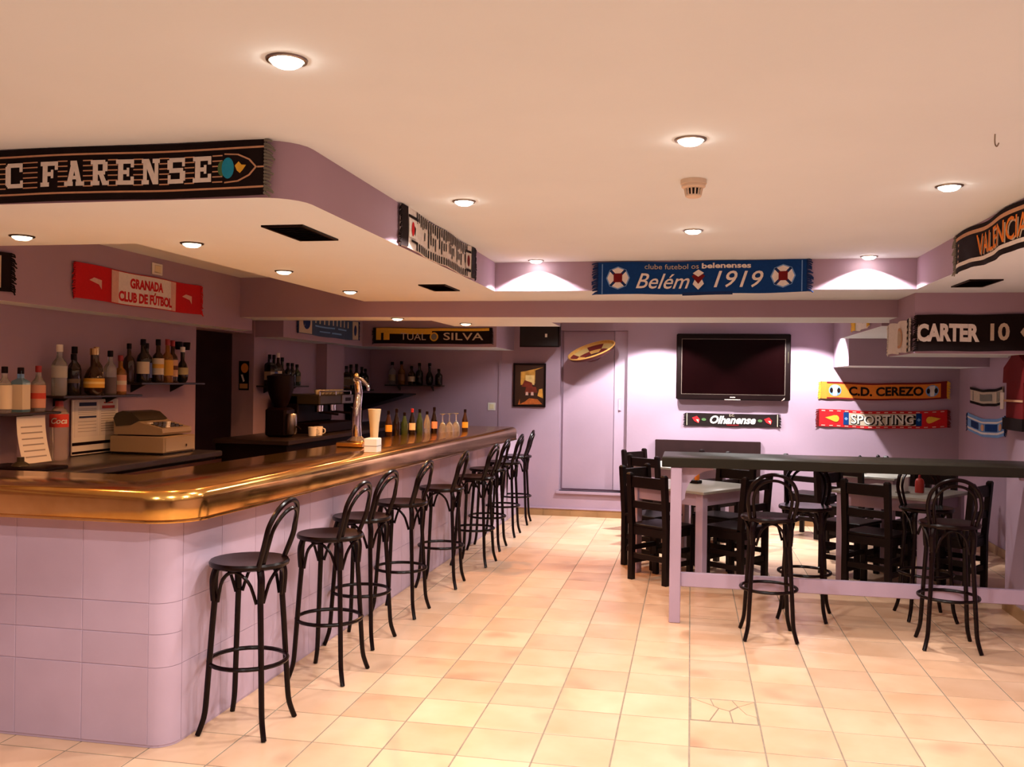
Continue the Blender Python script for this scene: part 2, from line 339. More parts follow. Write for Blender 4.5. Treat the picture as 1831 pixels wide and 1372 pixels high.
# ------------------------------------------------------------------ bentwood bar stools
def make_stool():
    t = thing('bar_stool', '', 'stool')
    sz = 0.775
    b = MB(); b.lathe([(0.10,sz-0.025),(0.168,sz-0.025),(0.180,sz-0.018),(0.182,sz-0.006),(0.176,sz+0.004),(0.160,sz+0.003),(0.08,sz-0.006),(0.004,sz-0.008)], n=28); b.build('seat', BLACKWOOD, t)
    for a in (45, 135, 225, 315):
        c, s_ = math.cos(math.radians(a)), math.sin(math.radians(a))
        pr = [(0.150,sz-0.015),(0.158,sz-0.07),(0.158,sz-0.16),(0.168,0.48),(0.186,0.22),(0.196,0.10),(0.213,0.04),(0.228,0.003)]
        b = MB(); b.tube([(r*c, r*s_, z) for r, z in pr], [0.0150,0.0125], 8, smooth=3)
        b.tube([(r*c, r*s_, z) for r, z in [(0.150,sz-0.02),(0.164,sz-0.06),(0.166,sz-0.10),(0.160,sz-0.17)]], 0.017, 8, smooth=3)
        b.build('leg', BLACKWOOD, t)
    b = MB(); b.tube([(0.176*math.cos(2*PI*i/28), 0.176*math.sin(2*PI*i/28), 0.315) for i in range(28)], 0.0105, 8, closed=True); b.build('foot_ring', BLACKWOOD, t)
    for a in (45, 135, 225, 315):
        p = []
        for k in range(9):
            q = k/8; aa = math.radians(a+6+78*q); h = math.sin(PI*q)**0.6
            p.append((0.150*math.cos(aa), 0.150*math.sin(aa), sz-0.175+0.145*h))
        b = MB(); b.tube(p, 0.0085, 6, smooth=2); b.build('bracket', BLACKWOOD, t)
    for w_, h_, r_, y_ in ((0.150,0.285,0.0125,-0.125),(0.118,0.248,0.0095,-0.132)):
        p = [(-w_*0.85,y_+0.02,sz-0.02)]
        for k in range(13):
            an = PI*(1-k/12); e = 0.75
            p.append((w_*math.cos(an), y_-0.075*(0.28+0.72*math.sin(an)), sz+0.10+(h_-0.10)*math.sin(an)**e))
        p.append((w_*0.85,y_+0.02,sz-0.02))
        b = MB(); b.tube(p, r_, 8, smooth=3); b.build('back_hoop', BLACKWOOD, t)
    return t
stool = make_stool()
ST = [(-2.0,3.955,90,'black bentwood bar stool nearest the viewer, at the rounded bar corner'),
      (-1.925,4.745,86,'second black bentwood stool from the near end of the bar'),
      (-1.985,5.40,84,'third black bentwood stool along the bar, tucked close to its front'),
      (-1.965,6.13,88,'fourth black bentwood stool along the bar'),
      (-1.93,7.05,92,'fifth black bentwood stool along the bar, middle of the row'),
      (-1.87,7.94,86,'sixth black bentwood stool along the bar'),
      (-1.92,8.70,90,'seventh black bentwood stool along the bar'),
      (-1.93,9.50,90,'eighth black bentwood stool along the bar, last but one'),
      (-1.955,10.34,93,'last black bentwood stool, at the far end of the bar by the back wall')]
GS = 'bentwood bar stools'
for i, (x, y, a, l) in enumerate(ST):
    if i == 0: stool.location = (x, y, 0); stool.rotation_euler = (0,0,math.radians(a)); stool['label'] = l; stool['group'] = GS
    else: dup(stool, (x, y, 0), math.radians(a), l, GS)
for x, y, a, l in [(0.51,6.13,2,'black bentwood stool before the left half of the tall grey table, back to the viewer'),
                   (0.80,6.72,168,'black bentwood stool behind the tall grey table, left of the two'),
                   (1.60,6.165,-4,'black bentwood stool before the right half of the tall grey table'),
                   (1.64,6.90,185,'black bentwood stool behind the tall grey table, right of the two')]:
    dup(stool, (x, y, 0), math.radians(a), l, GS)

# ------------------------------------------------------------------ tall bar table
t = thing('bar_table', 'long tall table with dark grey top and lavender legs', 'table')
b = MB(); b.cbox(-0.185, 2.279, 6.30, 6.88, 1.055, 1.12, 0.004); b.build('tabletop', GREYTOP2, t)
b = MB(); b.cbox(-0.125, -0.05, 6.31, 6.385, 0.0, 1.055, 0.004); b.build('leg', LAVWOOD, t)
b = MB(); b.cbox(-0.05, 2.278, 6.345, 6.38, 0.242, 0.338, 0.004); b.build('foot_rail', LAVWOOD, t)
def corbel(x0, sgn, y0):
    p = [(0,0),(0.21,0),(0.21,-0.02)] + [(0.02+0.19*(1-math.sin(math.radians(a))), -0.02-0.20*(1-math.cos(math.radians(a)))) for a in range(0, 91, 10)][1:] + [(0.0,-0.235)]
    rings = [[(x0+sgn*px, y, 1.055+pz) for px, pz in p] for y in (y0, y0+0.05)]
    return MB().loft(rings)
corbel(-0.05, 1, 6.39).build('bracket', LAVWOOD, t); corbel(2.279, -1, 6.34).build('bracket', LAVWOOD, t)
b = MB(); b.cbox(-0.05, 0.0, 6.385, 6.43, 1.01, 1.055, 0.003); b.build('block', LAVWOOD, t)

# ------------------------------------------------------------------ dining tables and chairs
TH = math.radians(-36.2); tv = Vector((math.cos(TH), math.sin(TH))); nv = Vector((-math.sin(TH), math.cos(TH)))
def make_table():
    t = thing('dining_table', '', 'table')
    b = MB(); b.cbox(-0.40,0.40,-0.40,0.40,0.735,0.76,0.004); b.build('tabletop', GREYTOP, t)
    b = MB()
    for s_ in (-1,1): b.box(-0.33,0.33,s_*0.335-0.012,s_*0.335+0.012,0.635,0.735); b.box(s_*0.335-0.012,s_*0.335+0.012,-0.33,0.33,0.635,0.735)
    b.build('apron', LAVWOOD, t)
    for sx in (-1,1):
        for sy in (-1,1):
            b = MB(); x, y = sx*0.335, sy*0.335; b.cbox(x-0.035,x+0.035,y-0.035,y+0.035,0,0.736,0.004); b.build('leg', LAVWOOD, t)
    return t
def make_chair():
    t = thing('dining_chair', '', 'chair'); W_ = 0.176; p = 0.022
    for s_ in (-1,1):
        b = MB(); x = s_*W_
        def o(dy, z, k=p): return [(x-k,dy-k,z),(x+k,dy-k,z),(x+k,dy+k,z),(x-k,dy+k,z)]
        b.loft([o(0,0),o(0,0.45),o(-0.035,0.872),o(-0.036,0.885,p*0.6)]); b.build('back_post', CHAIRWOOD, t, smooth=False)
        b = MB(); b.cbox(x-p,x+p,0.32-p,0.32+p,0,0.44,0.004); b.build('front_leg', CHAIRWOOD, t, smooth=False)
        for z in (0.13,0.24):
            b = MB(); b.cbox(x-0.012,x+0.012,p,0.32-p,z,z+0.04,0.003); b.build('side_stretcher', CHAIRWOOD, t, smooth=False)
    b = MB(); b.cbox(-0.198,0.198,-0.01,0.355,0.44,0.465,0.005); b.build('seat', CHAIRWOOD, t, smooth=False)
    b = MB(); b.box(-W_+p,W_-p,0.31,0.33,0.375,0.44); b.box(-W_+p,W_-p,-0.01,0.01,0.375,0.44)
    for s_ in (-1,1): b.box(s_*W_-0.01,s_*W_+0.01,p,0.32-p,0.375,0.44)
    b.build('seat_rail', CHAIRWOOD, t, smooth=False)
    b = MB(); b.cbox(-W_+p,W_-p,-0.042,-0.020,0.765,0.855,0.004); b.build('top_rail', CHAIRWOOD, t, smooth=False)
    b = MB(); b.cbox(-W_+p,W_-p,-0.026,-0.006,0.595,0.655,0.004); b.build('middle_rail', CHAIRWOOD, t, smooth=False)
    for y, z in ((0.32,0.18),(0.0,0.18)):
        b = MB(); b.cbox(-W_+p,W_-p,y-0.012,y+0.012,z,z+0.045,0.003); b.build('cross_stretcher', CHAIRWOOD, t, smooth=False)
    return t
tab = make_table(); chr_ = make_chair(); used = {'t':0,'c':0}
def put_table(x, y, l):
    if not used['t']: tab.location = (x,y,0); tab.rotation_euler = (0,0,TH); tab['label'] = l; tab['group'] = 'square dining tables'; used['t'] = 1
    else: dup(tab, (x,y,0), TH, l, 'square dining tables')
def put_chair(x, y, dx, dy, l):
    rz = math.atan2(dy, dx)-PI/2
    if not used['c']: chr_.location = (x,y,0); chr_.rotation_euler = (0,0,rz); chr_['label'] = l; chr_['group'] = 'black dining chairs'; used['c'] = 1
    else: dup(chr_, (x,y,0), rz, l, 'black dining chairs')
TB = [(0.026,8.02,'square grey topped table nearest, seen through the left end of the tall table','the nearest left table'),
      (-0.10,9.98,'square grey topped table at the back left, under the television side','the back left table'),
      (1.72,8.10,'square grey topped table nearest on the right, holding the white napkin dispenser','the nearest right table'),
      (1.80,9.70,'square grey topped table at the back right, below the red scarf','the back right table')]
for x, y, l, nm in TB:
    put_table(x, y, l); c = Vector((x, y)); i = TB.index((x,y,l,nm))
    sides = [(-nv,0.585,'front left side'),(tv,0.60,'front right side'),(nv,0.62,'far right side'),(-tv,0.60,'far left side')]
    for k, (d, dist, sn) in enumerate(sides):
        if i == 3 and k in (3,): continue
        if i == 1 and k == 2: dist = 0.60
        p = c+d*dist
        put_chair(p.x, p.y, -d.x, -d.y, f'black wooden rail back chair at the {sn} of {nm}')
put_chair(1.18, 10.22, nv.x, nv.y, 'black wooden rail back chair standing free before the wall, left of the back right table')

# ------------------------------------------------------------------ lettering and scarves
def text_mesh(body, size, shear=0.0, bold=0.0, sx=1.0, align='CENTER', ext=0.0):
    cu = bpy.data.curves.new('t', 'FONT'); cu.body = body; cu.size = size; cu.shear = shear; cu.offset = bold; cu.align_x = align; cu.resolution_u = 3
    o = bpy.data.objects.new('t', cu); C.objects.link(o)
    dg = bpy.context.evaluated_depsgraph_get(); dg.update()
    me = bpy.data.meshes.new_from_object(o.evaluated_get(dg)); vs = [(v.co.x*sx, v.co.y) for v in me.vertices]; fs = [tuple(p.vertices) for p in me.polygons]
    bpy.data.objects.remove(o); bpy.data.meshes.remove(me); bpy.data.curves.remove(cu)
    return vs, fs
class Scarf:
    """flat knit band hung on a wall; local x along it, z up, -y out of the wall"""
    def __init__(s, label, loc, rz, W, H, base, sag=0.01, wave=0.004, fringe=None, flen=0.05, freq=2.3, group='football scarves on the walls', name='football_scarf', tilt=0.0):
        s.W, s.H, s.sag, s.wave, s.fq, s.tilt = W, H, sag, wave, freq, tilt
        s.root = thing(name, label, 'scarf', loc, rz, group)
        mb = MB(); nx, nz = 36, 6; t_ = 0.006
        for side in (0, 1):
            vs = [s.P(-W/2+W*i/nx, -H/2+H*j/nz, 0.0 if side == 0 else -t_) for j in range(nz+1) for i in range(nx+1)]
            fs = [(j*(nx+1)+i, j*(nx+1)+i+1, (j+1)*(nx+1)+i+1, (j+1)*(nx+1)+i) for j in range(nz) for i in range(nx)]
            if side: fs = [tuple(reversed(f)) for f in fs]
            mb.add(vs, fs)
        n0 = (nx+1)*(nz+1)
        ring = [i for i in range(nx+1)]+[j*(nx+1)+nx for j in range(1, nz+1)]+[nz*(nx+1)+i for i in range(nx-1,-1,-1)]+[j*(nx+1) for j in range(nz-1,0,-1)]
        for a, b_ in zip(ring, ring[1:]+ring[:1]): mb.f.append((b_, a, a+n0, b_+n0)); mb.m.append(0)
        mb.build('knit_band', base, s.root)
        if fringe:
            for e in (-1, 1):
                mb = MB(); n = int(H/0.012)
                for i in range(n):
                    v = -H/2+H*(i+0.5)/n; L = flen*random.uniform(0.7, 1.15); u = e*W/2
                    p0 = Vector(s.P(u-e*0.004, v, 0.002)); dz = -random.uniform(0.2, 0.9)*L*0.8
                    mb.tube([p0, p0+Vector((e*L*0.6,-0.003,dz*0.4)), p0+Vector((e*L,random.uniform(-.006,.004),dz))], [0.006,0.004], 5)
                mb.build('fringe', fringe, s.root)
    def P(s, u, v, off):
        q = 2*u/s.W
        return (u, -0.012-off-s.wave*(math.sin(s.fq*PI*q+1.0)+0.6*math.sin(2.7*s.fq*PI*q)*(0.5-v/s.H)) , v-s.sag*(1-q*q)+s.tilt*u+s.wave*0.6*math.sin(s.fq*PI*q))
    def flat(s, name, vs, fs, m, off=0.004):
        mb = MB(); mb.add([s.P(x, y, off) for x, y in vs], fs); return mb.build(name, m, s.root, smooth=False)
    def rects(s, name, rs, m, off=0.003):
        o = None
        groups = [[r] for r in rs] if len(rs) <= 4 else [rs]
        for g_ in groups:
            vs, fs = [], []
            for x0, x1, z0, z1 in g_:
                k = max(1, int((x1-x0)/0.05))
                for i in range(k):
                    a, c = x0+(x1-x0)*i/k, x0+(x1-x0)*(i+1)/k; n = len(vs)
                    vs += [(a,z0),(c,z0),(c,z1),(a,z1)]; fs.append((n,n+1,n+2,n+3))
            o = s.flat(name, vs, fs, m, off)
            if len(g_) > 1: o['kind'] = 'stuff'
        return o
    def poly(s, name, pts, m, off=0.005): return s.flat(name, pts, [tuple(range(len(pts)))], m, off)
    def ell(s, name, cx, cz, rx, rz, m, off=0.005, n=20): return s.poly(name, [(cx+rx*math.cos(2*PI*i/n), cz+rz*math.sin(2*PI*i/n)) for i in range(n)], m, off)
    def text(s, body, x, z, size, m, off=0.006, width=None, **k):
        vs, fs = text_mesh(body, size, **k)
        if width:
            w_ = max(v[0] for v in vs)-min(v[0] for v in vs); vs = [(vx*width/w_, vy) for vx, vy in vs]
        return s.flat('lettering', [(vx+x, vy+z) for vx, vy in vs], fs, m, off)
    def serif(s, body, x0, x1, z0, z1, m, gap=0.28, th=0.26, x_off=None):
        # slab letters drawn from thick strokes, one mesh per letter
        cw = (x1-x0)/len(body)
        for k, ch in enumerate(body):
            if ch == ' ': continue
            a = x0+cw*k+cw*gap/2+(x_off[k] if x_off else 0); w_ = cw*(1-gap); h = z1-z0; T_ = th*w_; q = 0.17*h; R = []
            def R_(u0, u1, v0, v1): R.append((a+u0*w_, a+u1*w_, z0+v0*h, z0+v1*h))
            tt = T_/w_; hh = 0.17; polys = []
            if ch == 'F': R_(.12,.12+tt*1.1,0,1); R_(0,.5,0,hh); R_(0,1,1-hh,1); R_(.82,1,.66,1); R_(.3,.68,.42,.58); R_(.6,.74,.33,.67)
            if ch == 'E': R_(.12,.12+tt*1.1,0,1); R_(0,1,0,hh); R_(0,1,1-hh,1); R_(.82,1,.68,1); R_(.82,1,0,.32); R_(.3,.68,.42,.58); R_(.6,.74,.33,.67)
            if ch == 'N': R_(.08,.08+tt*.8,0,1); R_(.92-tt*.8,.92,0,1); R_(0,.4,0,hh); R_(0,.3,1-hh,1); R_(.6,1,1-hh,1); polys.append([(.08,1),(.40,1),(.92,0),(.62,0)])
            if ch == 'A': polys += [[(.05,0),(.33,0),(.62,1),(.36,1)],[(.67,0),(.95,0),(.64,1),(.38,1)]]; R_(.25,.75,.26,.40); R_(-.06,.42,0,hh); R_(.58,1.06,0,hh); R_(.28,.64,1-hh,1)
            if ch == 'R': R_(.12,.12+tt*1.1,0,1); R_(0,.5,0,hh); R_(0,.82,1-hh,1); R_(.68,.95,.55,.92); R_(.3,.82,.42,.57); polys.append([(.42,.5),(.68,.5),(.98,0),(.68,0)]); R_(.66,1.04,0,hh)
            if ch == 'S': R_(.1,.86,1-hh,1); R_(.0,.3,.55,.92); R_(.1,.88,.42,.60); R_(.7,1,.1,.48); R_(.12,.9,0,hh); R_(.82,.98,.66,1); R_(.02,.18,0,.34)
            if ch == 'C': R_(.0,.3,.12,.88); R_(.12,.86,1-hh,1); R_(.12,.9,0,hh); R_(.80,.98,.64,1); R_(.84,1,.0,.3); R_(.06,.2,.06,.94)
            vs, fs = [], []
            for r0, r1, v0, v1 in R: n = len(vs); vs += [(r0,v0),(r1,v0),(r1,v1),(r0,v1)]; fs.append((n,n+1,n+2,n+3))
            for pl in polys: n = len(vs); vs += [(a+u*w_, z0+v*h) for u, v in pl]; fs.append(tuple(range(n, n+len(pl))))
            s.flat('letter', vs, fs, m, 0.006)
R90 = PI/2
# S C FARENSE, on the canopy front
s = Scarf('long black scarf with white slab letters on the bar canopy front', (-2.468,3.08,2.378), 0, 1.92, 0.20, K_BLACK, 0.004, 0.003, K_GREY, 0.035, tilt=-0.001)
s.rects('stripe', [(-0.955,0.955,0.068,0.075),(-0.955,0.955,-0.075,-0.068)], K_TAN)
s.serif('SC', -0.245, -0.005, -0.047, 0.047, K_WHITE, 0.36, x_off=(-0.04,0.0))
s.serif('FARENSE', 0.035, 0.765, -0.047, 0.047, K_WHITE, 0.30)
rr = []
for u in [-0.25,-0.125,0.003,0.141,0.245,0.348,0.452,0.557,0.66,0.772]:
    wd = 0.020 if abs(u-0.003) > 0.02 else 0.032
    for k in range(6): rr.append((u-wd, u+wd, -0.050+k*0.019, -0.0455+k*0.019))
s.rects('thin_bars', rr, K_TAN, 0.003)
s.poly('crest_outline', [(0.80,0.054),(0.855,0.050),(0.90,0.03),(0.928,0.0),(0.90,-0.03),(0.855,-0.050),(0.80,-0.054)], K_TAN, 0.004)
s.poly('crest_field', [(0.80,0.049),(0.852,0.045),(0.895,0.026),(0.920,0.0),(0.895,-0.026),(0.852,-0.045),(0.80,-0.049)], K_BLACK, 0.005)
s.ell('crest_leaf', 0.793, 0.0, 0.018, 0.028, K_GREEN, 0.0062); s.ell('crest_disc', 0.815, 0.0, 0.024, 0.038, K_TEAL, 0.0068)
s.poly('crest_lion', [(0.842,0.008),(0.857,0.022),(0.868,0.010),(0.886,0.008),(0.874,-0.008),(0.862,-0.020),(0.850,-0.010)], K_GOLD, 0.006)
s.rects('crest_stem', [(0.928,0.955,-0.003,0.003)], K_TAN)
# striped black and white scarf, on the canopy side
s = Scarf('black and white thin striped scarf on the bar canopy side', (-1.40,5.02,2.376), R90, 1.52, 0.20, K_WHITE, 0.004, 0.005, K_BLACK, 0.03, tilt=0.0)
for e in (-1, 1): s.rects('end_band', [(e*0.72-0.045, e*0.72+0.045, -0.10, 0.10)], K_BLACK, 0.006)
rr = []
for i in range(28):
    u = -0.52+i*0.0395
    rr += [(u, u+0.017, 0.040+0.01*math.sin(i*1.7), 0.098), (u+0.006, u+0.023, -0.098, -0.056)]
    if i > 3 and i % 5: rr.append((u+0.004, u+0.020, -0.046+0.03*abs(math.sin(i*2.1)), 0.030+0.008*math.sin(i*1.3)))
s.rects('thin_bars', rr, K_BLACK, 0.004)
s.rects('crest_field', [(-0.66,-0.52,-0.045,0.05),(0.53,0.64,-0.045,0.05)], K_WHITE, 0.005)
s.rects('crest_border', [(-0.67,-0.5,0.052,0.066),(-0.62,-0.5,-0.066,-0.054),(0.53,0.65,0.052,0.066),(0.53,0.65,-0.066,-0.05)], K_BLACK, 0.006)
s.ell('crest', -0.595, 0.0, 0.026, 0.036, K_RED, 0.007); s.ell('crest', 0.585, 0.0, 0.03, 0.036, K_MAROON, 0.007); s.poly('crest_mark', [(-0.57,0.02),(-0.545,0.01),(-0.55,-0.03),(-0.565,-0.02)], K_BLACK, 0.007)
# blue Belem 1919 scarf
s = Scarf('wide blue scarf with white script and year on the rear bulkhead', (0.052,6.488,2.362), 0, 1.42, 0.225, K_BLUE, 0.006, 0.004, K_NAVY, 0.04, tilt=0.008)
s.text('clube futebol os', -0.195, 0.062, 0.050, K_BEIGE, width=0.37); s.text('belenenses', 0.175, 0.062, 0.050, K_WHITE, width=0.33, bold=0.0015)
s.text('Belém', -0.265, -0.072, 0.150, K_WHITE, shear=0.38, bold=0.001, width=0.37); s.text('1919', 0.232, -0.070, 0.160, K_WHITE, shear=0.3, bold=0.001, width=0.33)
for cx in (-0.565, 0.552):
    R = [(cx+0.074*math.cos(math.radians(a)), 0.072*math.sin(math.radians(a))) for a in range(0,360,45)]
    s.poly('crest_rim', [(cx+(x-cx)*1.12, z*1.12) for x, z in R], K_LBLUE, 0.0045); s.poly('crest_field', R, K_WHITE, 0.0055)
    s.poly('crest_cross', [(cx-0.06,0.05),(cx-0.045,0.06),(cx+0.06,-0.05),(cx+0.045,-0.06)], K_NAVY, 0.0062); s.poly('crest_cross', [(cx+0.06,0.05),(cx+0.045,0.06),(cx-0.06,-0.05),(cx-0.045,-0.06)], K_NAVY, 0.0062)
    s.rects('crest_square', [(cx-0.03,cx+0.03,-0.03,0.032)], K_MAROON, 0.007)
for pts_, m_, o_ in [([(0.01,-0.085),(0.048,-0.045),(0.01,0.045),(-0.028,-0.045)],K_WHITE,0.007),([(0.01,0.045),(0.055,0.01),(0.01,-0.045),(-0.035,0.01)],K_MAROON,0.0075),([(0.01,0.055),(0.048,0.03),(0.01,0.005),(-0.028,0.03)],K_WHITE,0.008)]:
    s.poly('centre_diamond', [(x-0.022, z) for x, z in pts_], m_, o_)
for e in (-1, 1): s.rects('stitch_line', [(e*0.675-0.003, e*0.675+0.003, -0.11, 0.10)], K_LBLUE, 0.005)
s.rects('under_fold', [(-0.12,0.22,-0.122,-0.100)], K_NAVY, 0.001)
# VALENCIA
s = Scarf('black scarf with jagged orange letters on the right bulkhead', (1.46,4.80,2.368), -R90, 1.45, 0.215, K_BLACK, 0.010, 0.008, K_GREY, 0.05, tilt=0.0)
s.rects('stripe', [(-0.715,0.72,0.066,0.085)], K_TAN); s.rects('stripe', [(-0.715,0.72,-0.082,-0.062)], K_WHITE)
s.text('VALENCIA', 0.028, -0.060, 0.145, K_BEIGE, 0.004, bold=-0.001, width=0.73)
s.text('VALENCIA', 0.015, -0.052, 0.15, K_ORANGE, bold=0.001, width=0.73)
for k in range(4): s.poly('star', [(-0.63,0.045-k*0.03),(-0.62,0.036-k*0.03),(-0.63,0.025-k*0.03),(-0.64,0.036-k*0.03)], K_TAN, 0.005)
# CARTER 10
s = Scarf('black scarf with bold white block letters on the right low bulkhead', (2.03,6.748,2.0), 0, 1.02, 0.25, K_BLACK, 0.004, 0.003, K_BLACK, 0.03, tilt=0.012)
s.text('CARTER', -0.315, -0.052, 0.155, K_WHITE, bold=0.008, width=0.40); s.text('10', 0.005, -0.048, 0.155, K_BEIGE, bold=0.005, width=0.12)
s.poly('slanted_stroke', [(-0.508,-0.055),(-0.50,-0.055),(-0.497,0.06),(-0.508,0.03)], K_BEIGE, 0.005)
for k in range(6): s.rects('edge_mark', [(0.20,0.23,-0.09+k*0.035,-0.075+k*0.035)], K_BEIGE, 0.005)
s.poly('edge_star', [(0.145,0.0),(0.165,0.03),(0.195,0.0),(0.165,-0.03)], K_BEIGE, 0.005)
# beige scarf, on the side of the same bulkhead
s = Scarf('pale beige scarf with brown rings on the side of the low bulkhead', (1.51,7.17,1.985), -R90, 0.74, 0.23, K_WHITE, 0.005, 0.008, K_WHITE, 0.03)
s.ell('ring', 0.05, -0.01, 0.06, 0.075, K_TAN, 0.004); s.ell('ring', 0.05, -0.01, 0.042, 0.055, K_BEIGE, 0.0055); s.rects('end_band', [(0.24,0.36,-0.115,0.115)], K_BLACK, 0.005)
for k in range(5): s.rects('end_mark', [(0.28,0.32,-0.09+k*0.04,-0.07+k*0.04)], K_BEIGE, 0.007)
# yellow and white scarf beyond the beam
s = Scarf('yellow and white scarf on the bulkhead behind the beam', (1.52,8.80,2.25), -R90, 0.90, 0.20, K_WHITE, 0.02, 0.006, K_GOLD, 0.03)
s.rects('end_band', [(-0.45,-0.25,-0.1,0.1),(0.25,0.45,-0.1,0.1)], K_GOLD, 0.004); s.ell('crest', 0.12, 0.0, 0.04, 0.05, K_BLUE, 0.005)
# C.D. CEREZO and SPORTING
s = Scarf('orange scarf with black block letters on the back wall', (2.14,YW-0.002,1.585), 0, 1.36, 0.195, K_ORANGE, 0.022, 0.005, K_GOLD, 0.03, tilt=0.012)
s.rects('border', [(-0.68,0.68,0.078,0.097),(-0.68,0.68,-0.097,-0.080)], K_MAROON); s.text('C.D. CEREZO', 0.03, -0.045, 0.135, K_BLACK, bold=0.005, width=0.80)
for cx in (-0.52, 0.52):
    s.ell('crest', cx, -0.0, 0.068, 0.066, K_LBLUE, 0.004); s.poly('crest_shield', [(cx-0.03,0.055),(cx+0.03,0.055),(cx+0.02,-0.06),(cx-0.02,-0.06)], K_WHITE, 0.005)
    for e in (-1,1): s.ell('crest_bird', cx+e*0.040, 0.0, 0.018, 0.03, K_BLACK, 0.006)
for e in (-1, 1): s.rects('end_band', [(e*0.64-0.03,e*0.64+0.03,-0.097,0.097)], K_MAROON if e > 0 else K_ORANGE, 0.004)
s = Scarf('red scarf with white outlined letters on the back wall below the orange one', (2.135,YW-0.002,1.265), 0, 1.38, 0.20, K_RED, 0.022, 0.005, K_MAROON, 0.035, tilt=0.008)
s.rects('letter_panel', [(-0.36,0.36,-0.068,0.068)], K_BEIGE, 0.004); s.text('SPORTING', 0.012, -0.054, 0.145, K_BLACK, 0.0055, bold=0.008, width=0.70); s.text('SPORTING', 0.0, -0.048, 0.145, K_WHITE, 0.007, bold=0.002, width=0.67)
s.rects('blue_block', [(-0.42,-0.36,-0.07,0.072),(0.36,0.42,-0.07,0.072)], K_BLUE, 0.0045); s.poly('block_star', [(-0.41,0.0),(-0.39,0.02),(-0.37,0.0),(-0.39,-0.02)], K_LBLUE, 0.006); s.poly('block_star', [(0.41,0.0),(0.39,0.02),(0.37,0.0),(0.39,-0.02)], K_LBLUE, 0.006)
for e in (-1, 1):
    s.ell('ball', e*0.50, -0.004, 0.034, 0.038, K_GOLD, 0.005); s.poly('flame', [(e*0.515,0.035),(e*0.62,0.005),(e*0.515,-0.04)] if e < 0 else [(e*0.515,-0.04),(e*0.62,0.005),(e*0.515,0.035)], K_GOLD, 0.005)
rr = [(-0.66+i*0.085, -0.62+i*0.085, z, z+0.010) for i in range(16) for z in (0.078,-0.090)]
s.rects('border_mark', rr, K_PINK, 0.004)
# Olhanense
s = Scarf('black scarf with white script under the television', (0.475,YW-0.002,1.207), 0, 1.06, 0.15, K_BLACK, 0.004, 0.003, K_BLACK, 0.03, tilt=0.0)
s.text('Olhanense', 0.0, -0.038, 0.125, K_WHITE, shear=0.3, bold=0.004, width=0.52); s.text('S.C.', 0.0, 0.045, 0.035, K_BEIGE, width=0.06)
s.rects('red_tagline', [(-0.06,0.08,-0.063,-0.050)], K_MAROON, 0.005)
for e in (-1, 1):
    s.poly('crest', [(e*0.41-0.045,0.02),(e*0.41+0.01,0.04),(e*0.41+0.045,0.0),(e*0.41+0.03,-0.045),(e*0.41-0.02,-0.02)], K_RED, 0.005); s.poly('crest_patch', [(e*0.41,0.0),(e*0.41+0.03,0.0),(e*0.41+0.03,-0.04)], K_PINK, 0.006)
    s.ell('crest_bird', e*0.32, 0.0, 0.026, 0.016, K_GREEN, 0.005)
    s.rects('end_stitch', [(e*0.515-0.004,e*0.515+0.004,-0.07,0.07)], K_BEIGE, 0.005)
# two small scarves on the right wall
s = Scarf('small beige scarf with dark borders on the right side wall', (2.948,10.06,1.55), -R90, 1.05, 0.17, K_BEIGE, 0.03, 0.004)
s.rects('border', [(-0.525,0.525,0.058,0.085),(-0.525,0.525,-0.085,-0.058)], K_BLACK, 0.004); s.rects('dark_panel', [(-0.20,0.20,-0.035,0.035)], K_GREY, 0.004)
for x in (-0.4,0.36,0.42): s.rects('end_mark', [(x-0.014,x+0.014,-0.05,0.05)], K_GREY, 0.004)
s = Scarf('small sky blue scarf on the right side wall below the beige one', (2.948,10.06,1.265), -R90, 1.22, 0.185, K_LBLUE, 0.05, 0.005, K_NAVY, 0.03)
s.rects('stripe', [(-0.6,0.6,0.045,0.062),(-0.6,0.6,-0.066,-0.046)], K_WHITE, 0.004); s.rects('dark_panel', [(-0.46,-0.24,-0.035,0.035)], K_NAVY, 0.004)
s.ell('crest', -0.08, 0.0, 0.06, 0.035, K_TAN, 0.005); s.rects('blue_panel', [(0.02,0.36,-0.035,0.035)], K_BLUE, 0.004); s.ell('crest', 0.47, 0.0, 0.05, 0.035, K_TAN, 0.005)
# GRANADA
s = Scarf('red and white banner scarf on the bulkhead above the bottle shelves', (-3.80,5.86,2.222), R90, 1.50, 0.225, K_RED, 0.004, 0.004, K_RED, 0.025)
s.rects('white_panel', [(-0.38,0.40,-0.108,0.106)], K_PINK, 0.004); s.rects('white_core', [(-0.30,0.33,-0.108,0.106)], K_WHITE, 0.0046)
s.text('GRANADA', 0.02, 0.012, 0.088, K_RED, bold=0.0045, width=0.40); s.text('CLUB DE FÚTBOL', 0.02, -0.085, 0.088, K_RED, bold=0.0045, width=0.64)
for e in (-1, 1): s.poly('emblem', [(e*0.55-0.07,0.01),(e*0.55-0.02,0.03),(e*0.55+0.06,0.02),(e*0.55+0.06,-0.04),(e*0.55+0.03,-0.01)], K_PINK, 0.005)
# dark scarf end at the far left
s = Scarf('plain black scarf end on the bulkhead at the left edge', (-3.80,4.10,2.195), R90, 0.92, 0.22, K_BLACK, 0.004, 0.004, K_BLACK, 0.035)
s.rects('beige_panel', [(-0.4,0.38,-0.09,0.09)], K_BEIGE, 0.004)
